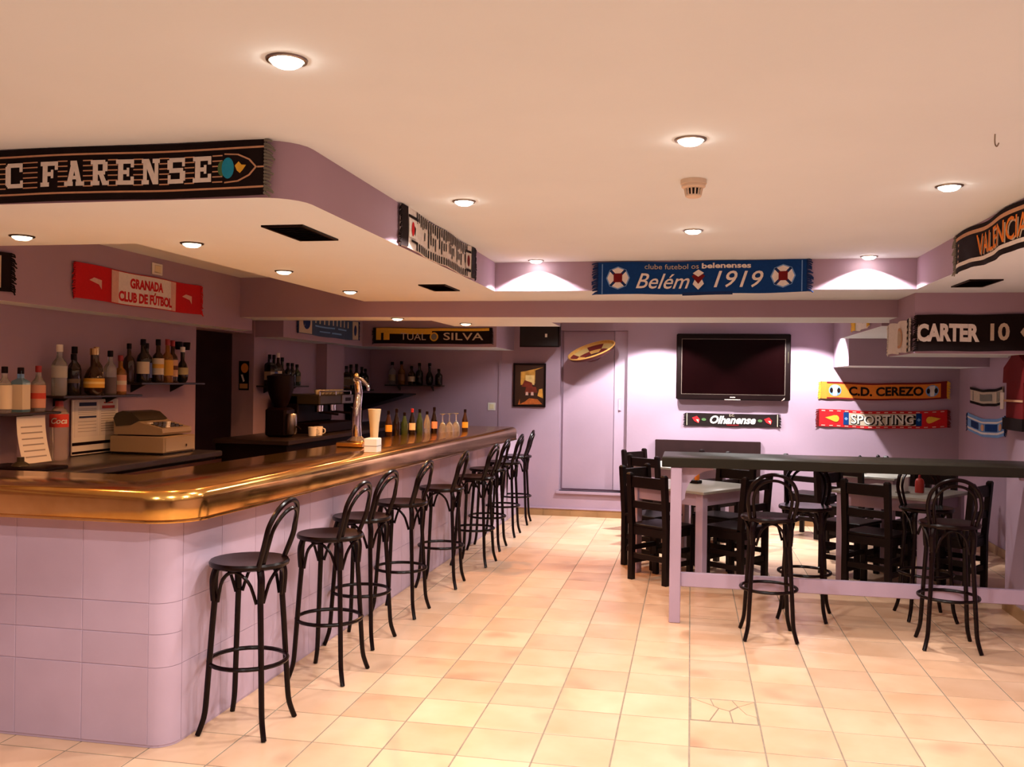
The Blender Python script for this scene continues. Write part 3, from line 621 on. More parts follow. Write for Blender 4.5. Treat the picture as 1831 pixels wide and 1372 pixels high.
# blue and white scarf on the rear left bulkhead
s = Scarf('blue and white scarf on the rear left bulkhead behind the bar', (-3.70,9.02,2.165), R90, 1.62, 0.21, cloth('grey blue knit', (0.05,0.085,0.16)), 0.01, 0.004, K_NAVY, 0.02)
s.rects('white_end', [(-0.79,-0.49,-0.10,0.10),(0.62,0.79,-0.10,0.10)], K_BEIGE, 0.004); s.ell('crest', -0.62, 0.01, 0.09, 0.07, K_NAVY, 0.005); s.ell('crest', 0.70, 0.0, 0.04, 0.06, K_NAVY, 0.005)
s.rects('pale_band', [(-0.28,-0.02,-0.062,-0.05),(0.02,0.30,-0.068,-0.052),(-0.40,0.10,-0.015,0.0),(0.2,0.45,-0.015,0.0)], K_LBLUE, 0.004); s.rects('pale_stroke', [(-0.4+i*0.11,-0.37+i*0.11,0.02,0.09) for i in range(9)], K_BEIGE, 0.004)
# black and gold SILVA scarf
s = Scarf('black and gold scarf with white capitals at the end of the bar', (-2.87,9.998,2.125), 0, 1.38, 0.18, K_BLACK, 0.004, 0.003, K_BLACK, 0.02)
s.rects('gold_band', [(-0.66,0.0,0.02,0.085),(0.0,0.66,0.055,0.085),(-0.66,-0.50,-0.05,0.02)], K_GOLD, 0.0035); s.rects('dark_bar', [(-0.60,-0.57,-0.05,0.03)], K_BLACK, 0.005)
s.text('SILVA', 0.36, -0.045, 0.115, K_BEIGE, bold=0.001, width=0.46); s.text('TUAL', -0.22, -0.045, 0.11, K_BEIGE, width=0.30); s.ell('crest', 0.025, -0.01, 0.05, 0.05, K_GOLD, 0.005); s.ell('crest', 0.025, -0.01, 0.034, 0.038, K_GREY, 0.006)

# ------------------------------------------------------------------ television, speaker, picture, sombrero
t = thing('television', 'large black flat screen television on the back wall', 'television', (0.475,YW,1.825))
b = MB(); b.cbox(-0.645,0.645,-0.11,-0.045,-0.385,0.385,0.012); b.build('bezel', BLACK, t)
b = MB(); b.box(-0.586,0.586,-0.113,-0.109,-0.322,0.325); b.build('inner_frame', mat('grey frame line', (0.16,0.12,0.10), 0.4), t)
b = MB(); b.box(-0.580,0.580,-0.115,-0.110,-0.316,0.319); b.build('screen', SCREEN, t)
b = MB(); b.box(-0.03,0.03,-0.1125,-0.109,-0.357,-0.347); b.box(-0.09,0.09,-0.112,-0.10,-0.384,-0.376); b.build('badge', mat('pale print', (0.45,0.38,0.33), 0.5), t)
b = MB(); b.cbox(-0.25,0.25,-0.05,0.0,-0.2,0.2,0.01); b.build('wall_mount', BLACK, t)
b = MB(); b.box(0.612,0.622,-0.1125,-0.109,0.05,0.18); b.build('side_control', REGDARK, t)
b = MB(); b.add([(0.545,-0.113,-0.385),(0.58,-0.113,-0.37),(0.585,-0.113,-0.345),(0.545,-0.108,-0.385),(0.58,-0.108,-0.37),(0.585,-0.108,-0.345)], [(0,1,2),(3,5,4),(0,3,4,1),(1,4,5,2),(2,5,3,0)]); b.build('corner_sticker', K_PINK, t)
t = thing('loudspeaker', 'black loudspeaker hung high in the back left corner', 'speaker', (-1.73,10.66,2.17), math.radians(-4))
b = MB(); pr = [(-0.235,-0.11),(0.235,-0.11),(0.20,0.16),(-0.20,0.16)]
b.loft([[(x,y,-0.145+(0.03 if y > 0 else 0)) for x, y in pr],[(x,y,0.14) for x, y in pr]]); b.build('cabinet', BLACK, t, smooth=False)
b = MB(); b.box(-0.22,0.22,-0.118,-0.109,-0.13,0.125); b.build('grille', mat('black speaker grille', (0.012,0.008,0.008), 0.9), t)
b = MB(); b.box(0.07,0.095,-0.1215,-0.117,-0.03,0.01); b.build('badge', WHITE, t)
b = MB(); b.box(-0.03,0.03,0.16,0.375,0.0,0.06); b.build('wall_bracket', BLACK, t)
t = thing('framed_picture', 'dark framed picture with a golden glow left of the door niche', 'picture', (-1.93,YW-0.001,1.58))
b = MB()
for x0, x1, z0, z1 in [(-0.20,0.20,0.245,0.265),(-0.20,0.20,-0.265,-0.245),(-0.20,-0.18,-0.245,0.245),(0.18,0.20,-0.245,0.245)]: b.box(x0,x1,-0.028,0,z0,z1)
b.build('frame', BLACK, t)
pic = MB(); pic.box(-0.18,0.18,-0.012,0,-0.245,0.245); PD = pic.build('picture_sheet', mat('dark print', (0.035,0.012,0.006), 0.4), t)
def inset(par, name, pts, m, y):
    b = MB(); b.loft([[(x,y,z) for x, z in pts],[(x,y-0.0008,z) for x, z in pts]]); return b.build(name, m, par, smooth=False)
PG = mat('golden print', (0.75,0.36,0.06), 0.4, noise=0.6, nscale=14); PY = mat('yellow print', (0.85,0.58,0.22), 0.4, noise=0.3, nscale=20); PO = mat('orange print', (0.62,0.15,0.03), 0.4, noise=0.5, nscale=25); PM = mat('maroon print', (0.22,0.03,0.015), 0.4, noise=0.5, nscale=20)
inset(PD,'golden_wall',[(-0.11,0.0),(0.07,0.02),(0.07,0.18),(0.17,0.22),(-0.05,0.17),(-0.11,0.16)],PG,-0.0125); inset(PD,'bright_window',[(-0.05,0.03),(0.06,0.0),(0.06,0.12),(-0.05,0.12)],PY,-0.0135)
inset(PD,'dark_figures',[(-0.10,-0.02),(0.04,-0.03),(0.03,0.03),(-0.06,0.06)],PM,-0.0145); inset(PD,'red_floor',[(-0.13,-0.24),(0.16,-0.23),(0.10,-0.17),(0.0,-0.16),(-0.05,-0.20)],PO,-0.0125)
inset(PD,'red_seat',[(-0.06,-0.10),(0.10,-0.09),(0.08,-0.02),(-0.04,-0.02)],PM,-0.0127)
for x in (-0.03,0.035): inset(PD,'pale_chair',[(x-0.018,-0.125),(x+0.018,-0.125),(x+0.014,-0.085),(x-0.014,-0.085)],K_PINK,-0.0142)
inset(PD,'tan_panel',[(0.10,-0.13),(0.17,-0.16),(0.16,-0.04),(0.12,-0.05)],PG,-0.0129); inset(PD,'red_lamp',[(-0.14,-0.24),(-0.11,-0.24),(-0.12,-0.17)],PO,-0.0129)
# sombrero
t = thing('sombrero', 'red and gold patterned sombrero hung in the door niche', 'hat', (-1.145,10.80,1.972))
HS = [mat('straw gold', (0.70,0.36,0.09), 0.8, noise=0.2, nscale=30), mat('hat cream', (0.60,0.40,0.15), 0.8), mat('hat red', (0.16,0.012,0.01), 0.8), mat('hat dark', (0.07,0.012,0.012), 0.8)]
ax = Vector((0.90,0.25,0.36)).normalized(); nn = Vector((-0.30,-0.37,0.87)); nn = (nn-ax*nn.dot(ax)).normalized(); bi = nn.cross(ax)
def hp(r, a, h): return tuple(ax*(r*math.cos(a)*1.0)+bi*(r*math.sin(a)*0.86)+nn*h)
n = 32; prof = [(0.285,0.035),(0.275,0.005),(0.20,-0.030),(0.12,-0.045),(0.110,-0.05),(0.10,-0.075),(0.06,-0.095),(0.005,-0.10)]
b = MB()
rings = [[hp(r, 2*PI*i/n, h) for i in range(n)] for r, h in prof]
b.loft(rings[:4], 0, caps=False); b.loft([[tuple(Vector(p)-nn*0.006) for p in r] for r in rings[:4]], 3, caps=False)
for k in range(3):
    for i in range(n):
        q = k*n+i; b.m[q] = 0 if k == 0 else ((1 if (i//4) % 2 == 0 else 2) if k == 1 else (2 if (i//4) % 2 == 0 else 0))
b.build('brim', HS, t)
b = MB(); b.loft(rings[3:]); b.build('crown', HS[3], t)
b = MB(); b.tube([hp(0.285, 2*PI*i/40, 0.035) for i in range(40)], 0.009, 6, closed=True); b.build('rim_cord', HS[0], t)
b = MB(); b.tube([(0,0.0,-0.10),(0.0,0.3,-0.08)], 0.008, 6); b.build('wall_peg', BLACK, t)
# dark panel on the wall under the television
t = thing('bench_back', 'long dark brown board along the back wall under the television', 'bench', (0.2,YW,0))
b = MB(); b.cbox(-0.605,0.605,-0.04,-0.002,0.50,0.958,0.005); b.build('board', DARKPANEL, t)
b = MB(); b.cbox(-0.605,0.605,-0.30,-0.04,0.42,0.46,0.005); b.build('seat', DARKPANEL, t)
for x in (-0.55,0.55): b = MB(); b.cbox(x-0.03,x+0.03,-0.29,-0.002,0.0,0.42,0.004); b.build('leg', DARKPANEL, t)

# ------------------------------------------------------------------ ceiling fittings
for x, y, l in [(-1.712,3.835,'black square air vent in the canopy underside, nearest the viewer'),(-1.732,6.20,'black square air vent in the canopy underside near the striped scarf'),(1.724,6.125,'black square air vent in the right drop ceiling by the orange lettered scarf')]:
    t = thing('air_vent', l, 'air vent', (x, y, ZK), 0, 'square air vents')
    b = MB()
    for a in [(-0.095,0.095,-0.20,-0.185),(-0.095,0.095,0.185,0.20),(-0.095,-0.08,-0.185,0.185),(0.08,0.095,-0.185,0.185)]: b.box(*a, -0.008, 0.0)
    b.build('frame', BLACK, t)
    b = MB(); b.box(-0.08,0.08,-0.185,0.185,-0.002,0.0); b.build('backing', mat('vent black', (0.004,0.002,0.002), 0.9), t)
    for i in range(9):
        yy = -0.165+i*0.041; b = MB(); b.add([(-0.08,yy-0.012,-0.007),(0.08,yy-0.012,-0.007),(0.08,yy+0.01,-0.002),(-0.08,yy+0.01,-0.002),(-0.08,yy-0.012,-0.0085),(0.08,yy-0.012,-0.0085),(0.08,yy+0.01,-0.0035),(-0.08,yy+0.01,-0.0035)], [(0,1,2,3),(4,7,6,5),(0,4,5,1),(1,5,6,2),(2,6,7,3),(3,7,4,0)]); b.build('slat', BLACK, t)
t = thing('smoke_detector', 'round cream smoke detector on the ceiling', 'smoke detector', (-0.001,3.936,ZC))
DET = mat('cream plastic', (0.68,0.55,0.42), 0.5)
b = MB(); b.lathe([(0.004,0.0),(0.054,0.0),(0.054,-0.018),(0.050,-0.020)], n=24); b.build('base', DET, t)
b = MB(); b.lathe([(0.048,-0.019),(0.050,-0.030),(0.042,-0.036),(0.036,-0.037)], n=24); b.build('body', DET, t)
b = MB(); b.lathe([(0.028,-0.034),(0.024,-0.064)], n=20); b.build('dark_core', BLACK, t)
for i in range(14):
    a = 2*PI*i/14; b = MB(); c_, s_ = math.cos(a), math.sin(a)
    b.tube([(0.037*c_,0.037*s_,-0.035),(0.031*c_,0.031*s_,-0.066)], 0.0035, 5); b.build('cage_rib', DET, t)
b = MB(); b.lathe([(0.033,-0.064),(0.033,-0.070),(0.026,-0.074),(0.004,-0.075)], n=20); b.build('cap', DET, t)
t = tag(MB().tube([(0,0,0),(0,0,-0.030),(0.006,0,-0.042),(0.012,0,-0.030)], 0.0025, 6, smooth=3).build('ceiling_hook', RING), 'small thin hook in the ceiling at upper right', 'hook'); t.location = (0.996,3.355,ZC)

# ------------------------------------------------------------------ behind the bar: shelves and bottles
def shelf(x0, x1, y0, y1, z, label):
    t = thing('wall_shelf', label, 'shelf', (0,0,0), 0, 'dark bottle shelves')
    b = MB(); b.cbox(x0,x1,y0,y1,z-0.016,z,0.003); b.build('board', DARK, t)
    for k in (0.2, 0.8):
        b = MB()
        if x1-x0 < y1-y0: yy = y0+(y1-y0)*k; b.add([(x0,yy-0.006,z-0.016),(x0+0.12,yy-0.006,z-0.016),(x0,yy-0.006,z-0.075),(x0,yy+0.006,z-0.016),(x0+0.12,yy+0.006,z-0.016),(x0,yy+0.006,z-0.075)], [(0,1,2),(3,5,4),(0,3,4,1),(1,4,5,2),(2,5,3,0)])
        else: xx = x0+(x1-x0)*k; b.add([(xx-0.006,y1,z-0.016),(xx-0.006,y1-0.12,z-0.016),(xx-0.006,y1,z-0.075),(xx+0.006,y1,z-0.016),(xx+0.006,y1-0.12,z-0.016),(xx+0.006,y1,z-0.075)], [(0,1,2),(3,5,4),(0,3,4,1),(1,4,5,2),(2,5,3,0)])
        b.build('support', DARK, t, smooth=False)
shelf(-4.0,-3.80,4.35,5.02,1.398,'dark bottle shelf at the left edge, lowest of the three steps')
shelf(-4.0,-3.80,5.04,5.87,1.492,'dark bottle shelf in the middle step of the left wall')
shelf(-4.0,-3.80,5.86,6.72,1.576,'dark bottle shelf on the highest step beside the passage')
shelf(-3.98,-3.80,7.95,8.75,1.55,'dark bottle shelf beyond the passage pillar')
shelf(-3.98,-3.80,9.9,10.7,1.50,'dark bottle shelf beyond the wall pilaster')
shelf(-3.72,-3.0,10.85,YW,1.562,'dark bottle shelf on the end wall behind the bar')
def lab_mat(col):
    k = 'label '+'%.2f %.2f %.2f' % col
    return MATS.get(k) or mat(k, col, 0.7)
def bottle(x, y, z, H, r, body, cap, lab, label, group, shape='std', lh=(0.18,0.45), patch=None):
    t = thing('bottle', label, 'bottle', (x, y, z), random.uniform(0, 6), group)
    nr = r*0.36
    if shape == 'std': pr = [(r*0.9,0),(r,0.01),(r,H*0.58),(r*0.92,H*0.64),(nr*1.2,H*0.74),(nr,H*0.80),(nr,H*0.93)]
    elif shape == 'square': pr = [(r*0.96,0),(r,0.006),(r,H*0.66),(r*0.9,H*0.70),(nr,H*0.76),(nr,H*0.93)]
    elif shape == 'round': pr = [(r*0.6,0),(r*0.9,0.02),(r,H*0.22),(r*0.98,H*0.38),(r*0.7,H*0.52),(nr,H*0.62),(nr,H*0.93)]
    elif shape == 'wine': pr = [(r*0.94,0),(r,0.008),(r,H*0.54),(r*0.85,H*0.62),(nr*1.1,H*0.70),(nr*0.95,H*0.93)]
    elif shape == 'cola': pr = [(r*0.85,0),(r,0.02),(r*0.92,H*0.28),(r,H*0.48),(r,H*0.79),(r*0.7,H*0.87),(nr,H*0.92),(nr,H*0.94)]
    else: pr = [(r*0.94,0),(r,0.008),(r,H*0.50),(r*0.8,H*0.60),(nr*1.2,H*0.80),(nr,H*0.93)]
    n = 4 if shape == 'square' else 14
    b = MB(); b.lathe([(p*1.25, h) for p, h in pr] if n == 4 else pr, n=n); b.build('glass_body', body, t)
    b = MB(); b.lathe([(nr*1.02,H*0.86),(nr*1.22,H*0.865),(nr*1.22,H),(nr*1.0,H+0.002)], n=10); b.build('cap', cap, t)
    if lab:
        b = MB(); q = 1.26 if n == 4 else 1.012
        rings = [[(r*q*math.cos(2*PI*i/n), r*q*math.sin(2*PI*i/n), h) for i in range(n)] for h in (H*lh[0], H*lh[1])]
        b.loft(rings, caps=False); lo = b.build('label', lab_mat(lab), t)
        if patch and n != 4:
            q *= 1.01; rings = [[(r*q*math.cos(2*PI*i/n), r*q*math.sin(2*PI*i/n), h) for i in range(n)] for h in (H*(lh[0]*0.6+lh[1]*0.4), H*(lh[0]*0.35+lh[1]*0.65))]
            MB().loft(rings, caps=False).build('label_band', lab_mat(patch), lo)
    return t
CB, CR_, CW, CG = BLACK, mat('red cap', (0.30,0.02,0.02), 0.4), WHITE, GOLD
IV, YE, RD, PK, BL, GR = (0.62,0.55,0.42), (0.65,0.36,0.05), (0.5,0.05,0.03), (0.55,0.28,0.20), (0.08,0.12,0.3), (0.4,0.4,0.36)
gA, gB, gC = 'spirits on the lowest left shelf', 'spirits on the middle left shelf', 'spirits on the upper left shelf'
X0 = -3.885
bottle(X0,4.64,1.398,0.265,0.040,G_CLEAR,CB,IV,'clear bottle with ivory label at the very left of the lowest shelf',gA,'std',(0.08,0.6))
bottle(X0,4.77,1.398,0.262,0.042,G_BLUE,CB,IV,'sky blue bottle with tall white label on the lowest shelf',gA,'square',(0.06,0.62))
bottle(X0,4.92,1.398,0.275,0.042,G_CLEAR,CR_,PK,'clear bottle with red cap and pink label on the lowest shelf',gA,'std',(0.08,0.58),RD)
bottle(X0,5.107,1.492,0.318,0.046,G_CLEAR,CW,GR,'tall clear bottle with white cap, first on the middle shelf',gB,'std',(0.35,0.58))
bottle(X0+0.02,5.215,1.492,0.262,0.040,G_DARK,CB,(0.10,0.07,0.05),'short black bottle beside the tall clear one on the middle shelf',gB,'std',(0.3,0.4))
bottle(X0-0.03,5.29,1.492,0.312,0.042,G_DARK,CB,None,'tall black bottle behind the round gold one on the middle shelf',gB,'wine')
bottle(X0+0.045,5.385,1.492,0.305,0.064,G_BROWN,CG,YE,'round bellied bottle with golden label on the middle shelf',gB,'round',(0.16,0.36),(0.8,0.6,0.2))
bottle(X0-0.02,5.50,1.492,0.318,0.042,G_BROWN,CG,(0.45,0.36,0.18),'brown bottle with gold neck and tan label on the middle shelf',gB,'wine',(0.2,0.48))
bottle(X0,5.62,1.492,0.298,0.042,G_CLEAR,CB,(0.12,0.09,0.10),'half full clear bottle with black cap on the middle shelf',gB,'std',(0.02,0.40))
bottle(X0,5.735,1.492,0.27,0.040,G_AMBER,CR_,PK,'amber bottle with pink label, last on the middle shelf',gB,'wine',(0.08,0.5),IV)
bottle(X0-0.045,5.90,1.576,0.275,0.038,G_BROWN,CB,None,'brown bottle at the left end of the upper shelf',gC,'wine')
bottle(X0+0.01,5.985,1.576,0.31,0.044,G_DARK,CB,IV,'dark bottle with cream oval label, second on the upper shelf',gC,'wine',(0.2,0.48))
bottle(X0-0.03,6.09,1.576,0.285,0.040,G_DARK,CB,BL,'dark bottle with bluish label on the upper shelf',gC,'std',(0.12,0.5))
bottle(X0+0.01,6.175,1.576,0.318,0.042,G_BROWN,CB,IV,'brown bottle with two part cream label on the upper shelf',gC,'wine',(0.18,0.56),YE)
bottle(X0+0.01,6.30,1.576,0.325,0.042,G_AMBER,CR_,YE,'bottle with glowing yellow label and red neck on the upper shelf',gC,'wine',(0.16,0.52))
bottle(X0+0.0,6.385,1.576,0.32,0.040,G_BROWN,CR_,(0.6,0.36,0.22),'bottle with tan double label on the upper shelf',gC,'wine',(0.14,0.54),(0.1,0.03,0.02))
bottle(X0,6.525,1.576,0.275,0.044,G_DARK,CW,(0.45,0.40,0.20),'squat dark bottle with pale neck, last on the upper shelf',gC,'round',(0.22,0.42))
for k, (yy, zz) in enumerate([(6.60,1.835),(6.72,1.835)]):
    b = MB(); b.lathe([(0.022,0),(0.024,0.004),(0.028,0.06),(0.026,0.062)], n=12); o = b.build('hook_cup', BLACK); o.location = (-3.965,yy,zz); tag(o, ['left','right'][k]+' small black cup fixed to the wall by the passage', 'cup', 'wall cups by the passage')
gD = 'bottles beyond the passage pillar'
for yy, H, sh, bd, cp, lb, l in [(8.02,0.29,'square',G_DARK,CB,(0.35,0.30,0.22),'dark square bottle with pale label next to the pillar'),(8.11,0.29,'wine',G_DARK,CB,BL,'dark bottle with blue label on the pillar shelf'),(8.20,0.31,'wine',G_BROWN,CW,IV,'brown bottle with cream label on the pillar shelf'),(8.29,0.27,'round',G_DARK,CB,None,'black round shouldered bottle on the pillar shelf'),
        (8.42,0.22,'std',G_DARK,CB,None,'low black bottle behind the coffee grinder'),(8.52,0.22,'std',G_DARK,CB,None,'low black bottle just right of the coffee grinder'),(8.63,0.21,'std',G_GREEN,CB,(0.2,0.17,0.1),'low green bottle at the end of the pillar shelf')]:
    bottle(-3.88,yy,1.55,H,0.038,bd,cp,lb,l,gD,sh)
for yy, H, sh, l in [(9.98,0.27,'square','black square bottle just beyond the pilaster'),(10.12,0.29,'wine','dark tall bottle second beyond the pilaster'),(10.30,0.30,'wine','dark bottle third beyond the pilaster'),(10.48,0.27,'std','dark bottle fourth beyond the pilaster'),(10.6,0.25,'std','dark bottle last beyond the pilaster')]:
    bottle(-3.88,yy,1.50,H,0.042,G_DARK,CB,(0.10,0.08,0.05) if 'last' in l else None,l,'bottles beyond the pilaster',sh)
gE = 'bottles on the end wall shelf'
for xx, H, sh, bd, lb, l in [(-3.65,0.28,'std',G_CLEAR,(0.25,0.2,0.12),'clear bottle with pale label, leftmost on the end wall shelf'),(-3.53,0.29,'wine',G_AMBER,(0.2,0.1,0.05),'amber bottle second on the end wall shelf'),(-3.40,0.23,'std',G_BROWN,IV,'short brown bottle with white label on the end wall shelf'),(-3.30,0.27,'wine',G_DARK,None,'dark bottle in the middle of the end wall shelf'),(-3.17,0.27,'round',G_DARK,None,'broad dark bottle on the end wall shelf'),(-3.05,0.20,'std',G_DARK,None,'short black bottle, rightmost on the end wall shelf')]:
    bottle(xx,10.94,1.562,H,0.045,bd,CB,lb,l,gE,sh)
gF = 'small bottles on the far bar counter'
names = ['first','second','third','fourth','fifth','sixth','seventh']
for k in range(7):
    q = k/10.5; xx = -2.57+0.40*q; yy = 7.62+1.12*q
    bottle(xx,yy,1.13,0.22+0.02*math.sin(k*2.3),0.030,[G_BROWN,G_DARK,G_GREEN,G_DARK,G_GREEN,G_CLEAR,G_DARK][k],[CB,CB,CB,CR_,CB,CB,CB][k],[YE,None,None,IV,None,None,PK][k],f'small {["brown","black","green","black","green","clear","black"][k]} bottle, {names[k]} from the left in the row on the far counter',gF,'beer')
for k in range(3):
    q = (7.2+k)/10.5; xx = -2.57+0.40*q; yy = 7.62+1.12*q
    t = thing('stem_glass', ['left','middle','right'][k]+' of three upturned stem glasses on the far counter', 'glass', (xx,yy,1.13), 0, 'upturned stem glasses')
    b = MB(); b.lathe([(0.036,0.0),(0.038,0.03),(0.030,0.075),(0.008,0.10)], n=16); b.build('bowl', G_CLEAR, t)
    b = MB(); b.lathe([(0.006,0.10),(0.005,0.165),(0.030,0.175),(0.031,0.178)], n=14); b.build('stem', G_CLEAR, t)
bottle(-2.165,8.74,1.13,0.21,0.030,G_BROWN,CB,YE,'small brown bottle with yellow label right of the upturned glasses',gF,'beer',(0.15,0.42))

# ------------------------------------------------------------------ back counters, register, coffee machine, tap
t = thing('back_counter', 'dark steel back counter under the bottle shelves', 'counter')
b = MB(); b.cbox(-3.999,-3.36,3.72,6.20,1.045,1.085,0.006); b.build('worktop', STEEL, t)
b = MB(); b.box(-3.99,-3.42,3.75,6.15,0.0,1.045); b.build('cabinet', DARKPANEL, t)
b = MB(); b.cbox(-3.37,-3.355,3.75,6.18,0.99,1.03,0.003); b.build('front_rail', CHROME, t)
b = MB(); b.cbox(-3.415,-3.36,5.6,6.1,0.86,0.96,0.004); b.build('drawer', STEEL, t)
t = thing('rear_counter', 'black counter carrying the coffee machine behind the bar', 'counter')
b = MB(); b.cbox(-3.97,-3.28,7.15,10.95,1.06,1.10,0.005); b.build('worktop', DARK, t)
b = MB(); b.box(-3.97,-3.32,7.2,10.95,0.0,1.06); b.build('cabinet', BLACK, t)
t = thing('cash_register', 'beige cash register on the steel back counter', 'cash register', (-3.70,5.86,1.085))
b = MB(); b.cbox(-0.21,0.20,-0.20,0.20,0.012,0.125,0.006); b.build('drawer_case', REGISTER, t)
b = MB(); b.cbox(0.198,0.206,-0.185,0.185,0.02,0.118,0.003); d_ = b.build('drawer_front', REGISTER, t)
b = MB(); b.tube([(0.205,0.06,0.055),(0.214,0.06,0.055)], 0.010, 12); b.build('key_lock', CHROME, d_)
b = MB(); b.box(-0.2,0.19,-0.19,0.19,0.0,0.012); b.build('base_gap', BLACK, t)
b = MB(); pr = [(-0.19,0.135),(0.17,0.135),(0.18,0.15),(0.175,0.178),(0.02,0.215),(-0.04,0.245),(-0.12,0.275),(-0.19,0.25)]
b.loft([[(x,-0.185,z) for x, z in pr],[(x,0.185,z) for x, z in pr]]); b.build('body', REGISTER, t, smooth=False)
b = MB(); pr = [(-0.19,0.245),(-0.17,0.19),(-0.06,0.20),(0.01,0.235),(-0.05,0.285),(-0.12,0.296),(-0.17,0.28)]
b.loft([[(x,-0.192,z) for x, z in pr],[(x,0.15,z) for x, z in pr]]); b.build('display_hood', REGDARK, t)
for i in range(4):
    for j in range(5):
        x0 = 0.03+i*0.032; y0 = -0.14+j*0.055; z0 = 0.2125-(x0-0.02)*0.24
        b = MB(); b.box(x0,x0+0.024,y0,y0+0.04,z0-0.008,z0+0.006); b.build('key', REGDARK if (i+j) % 4 else WHITE, t)
bottle(-3.90,5.13,1.085,0.372,0.056,G_COLA,CR_,(0.62,0.05,0.03),'large clear plastic soft drink bottle with red label on the back counter','back counter drinks','cola',(0.56,0.78))
vs, fs = text_mesh('Coca', 0.05, shear=0.25, bold=0.001)
cola = [o for o in bpy.data.objects if o.name.startswith('bottle') and o.type == 'EMPTY' and 'soft drink' in o['label']][0]
cola.rotation_euler = (0,0,0)
b = MB(); b.add([(0.0585*math.cos(vx/0.0585+math.radians(-55)), 0.0585*math.sin(vx/0.0585+math.radians(-55)), 0.232+vy) for vx, vy in vs], fs); lb = [c for c in cola.children if c.name.startswith('label')][0]; b.build('lettering', WHITE, lb, smooth=False)
# papers
def sheet(name, label, loc, rz, W, H, curl=0.0, lines=(), group=None):
    t = thing(name, label, 'paper', loc, rz, group); b = MB()
    n = 8; vs = []
    for k in range(n+1):
        z = -H*k/n; y = -0.004-curl*(k/n)**2; vs += [(-W/2,y,z),(W/2,y,z)]
    m_ = len(vs); vs += [(x,y+0.0015,z) for x, y, z in vs]
    fs = [(2*k,2*k+2,2*k+3,2*k+1) for k in range(n)]+[(m_+2*k,m_+2*k+1,m_+2*k+3,m_+2*k+2) for k in range(n)]
    b.add(vs, fs); b.build('page', PAPER, t)
    for (x0, x1, z0, z1, m2) in lines:
        def yy(z): return -0.0045-curl*(-z/H)**2
        b = MB(); b.add([(x0,yy(z0),z0),(x1,yy(z0),z0),(x1,yy(z1),z1),(x0,yy(z1),z1)], [(0,3,2,1)]); b.build('print', m2, t)
    return t
ln = [(-0.09,0.09,-0.06-i*0.035,-0.068-i*0.035,GREYINK) for i in range(6)]
sheet('paper_sheet','loose white sheet hanging from the lowest bottle shelf',(-3.84,4.80,1.375),R90,0.24,0.275,0.05,ln)
t = thing('notice_rack','white notice holder with two printed sheets and dark bars under the middle shelf','notice',(-3.985,5.60,1.46),R90)
b = MB(); b.cbox(-0.245,0.245,-0.012,0.0,-0.37,0.0,0.003); b.build('holder', WHITE, t)
b = MB(); b.box(-0.225,0.02,-0.0135,-0.012,-0.25,-0.01); p1 = b.build('page', PAPER, t)
b = MB(); b.box(0.035,0.225,-0.0135,-0.012,-0.25,-0.01); p2 = b.build('page', PAPER, t)
b = MB(); b.box(-0.18,0.0,-0.0145,-0.0135,-0.045,-0.02); b.box(-0.18,0.0,-0.0145,-0.0135,-0.125,-0.112); b.build('header', NAVY, p1)
b = MB()
for i in range(4): b.box(-0.19,0.0,-0.0143,-0.0135,-0.065-i*0.012,-0.062-i*0.012); b.box(-0.19,0.0,-0.0143,-0.0135,-0.15-i*0.022,-0.147-i*0.022)
b.build('print', GREYINK, p1)
b = MB(); b.box(0.06,0.20,-0.0145,-0.0135,-0.065,-0.045); b.box(0.08,0.18,-0.0145,-0.0135,-0.03,-0.02); b.build('header', REDINK, p2)
b = MB()
for i in range(9): b.box(0.05,0.21,-0.0143,-0.0135,-0.085-i*0.017,-0.081-i*0.017)
b.build('print', GREYINK, p2)
b = MB(); b.box(-0.245,0.235,-0.0145,-0.012,-0.305,-0.285); b.box(-0.245,0.235,-0.0145,-0.012,-0.36,-0.345); b.build('dark_bar', BLACK, t)
# narrow poster on the pillar
t = thing('pillar_poster','narrow dark poster with orange disc on the passage pillar','poster',(-4.075,7.899,1.64))
b = MB(); b.box(-0.05,0.05,-0.006,0,-0.135,0.135); PO_ = b.build('card', BLACK, t)
inset(PO_,'orange_disc',[(0.008+0.036*math.cos(2*PI*i/16),0.07+0.045*math.sin(2*PI*i/16)) for i in range(16)],mat('orange print two',(0.65,0.25,0.05),0.6),-0.0061)
inset(PO_,'pale_triangle',[(-0.03,0.01),(-0.01,0.01),(0.01,-0.05),(-0.005,-0.06)],PAPER,-0.0061); inset(PO_,'tan_base',[(-0.04,-0.12),(0.04,-0.12),(0.04,-0.075),(-0.04,-0.075)],mat('tan print',(0.5,0.28,0.12),0.6),-0.0061)
# switch plates
def plate(name, label, loc, rz, W, H):
    t = thing(name, label, 'switch', loc, rz); b = MB(); b.cbox(-W/2,W/2,-0.010,0,-H/2,H/2,0.003); b.build('plate', WHITE, t)
    b = MB(); b.cbox(-W*0.3,W*0.3,-0.014,-0.009,-H*0.3,H*0.3,0.002); b.build('rocker', CREAM, t)
plate('wall_socket','white double switch plate on the bulkhead above the red and white scarf',(-3.80,6.02,2.395),R90,0.13,0.085)
plate('light_switch','white light switch on the end wall behind the far bar',(-2.40,YW,1.31),0,0.095,0.095)
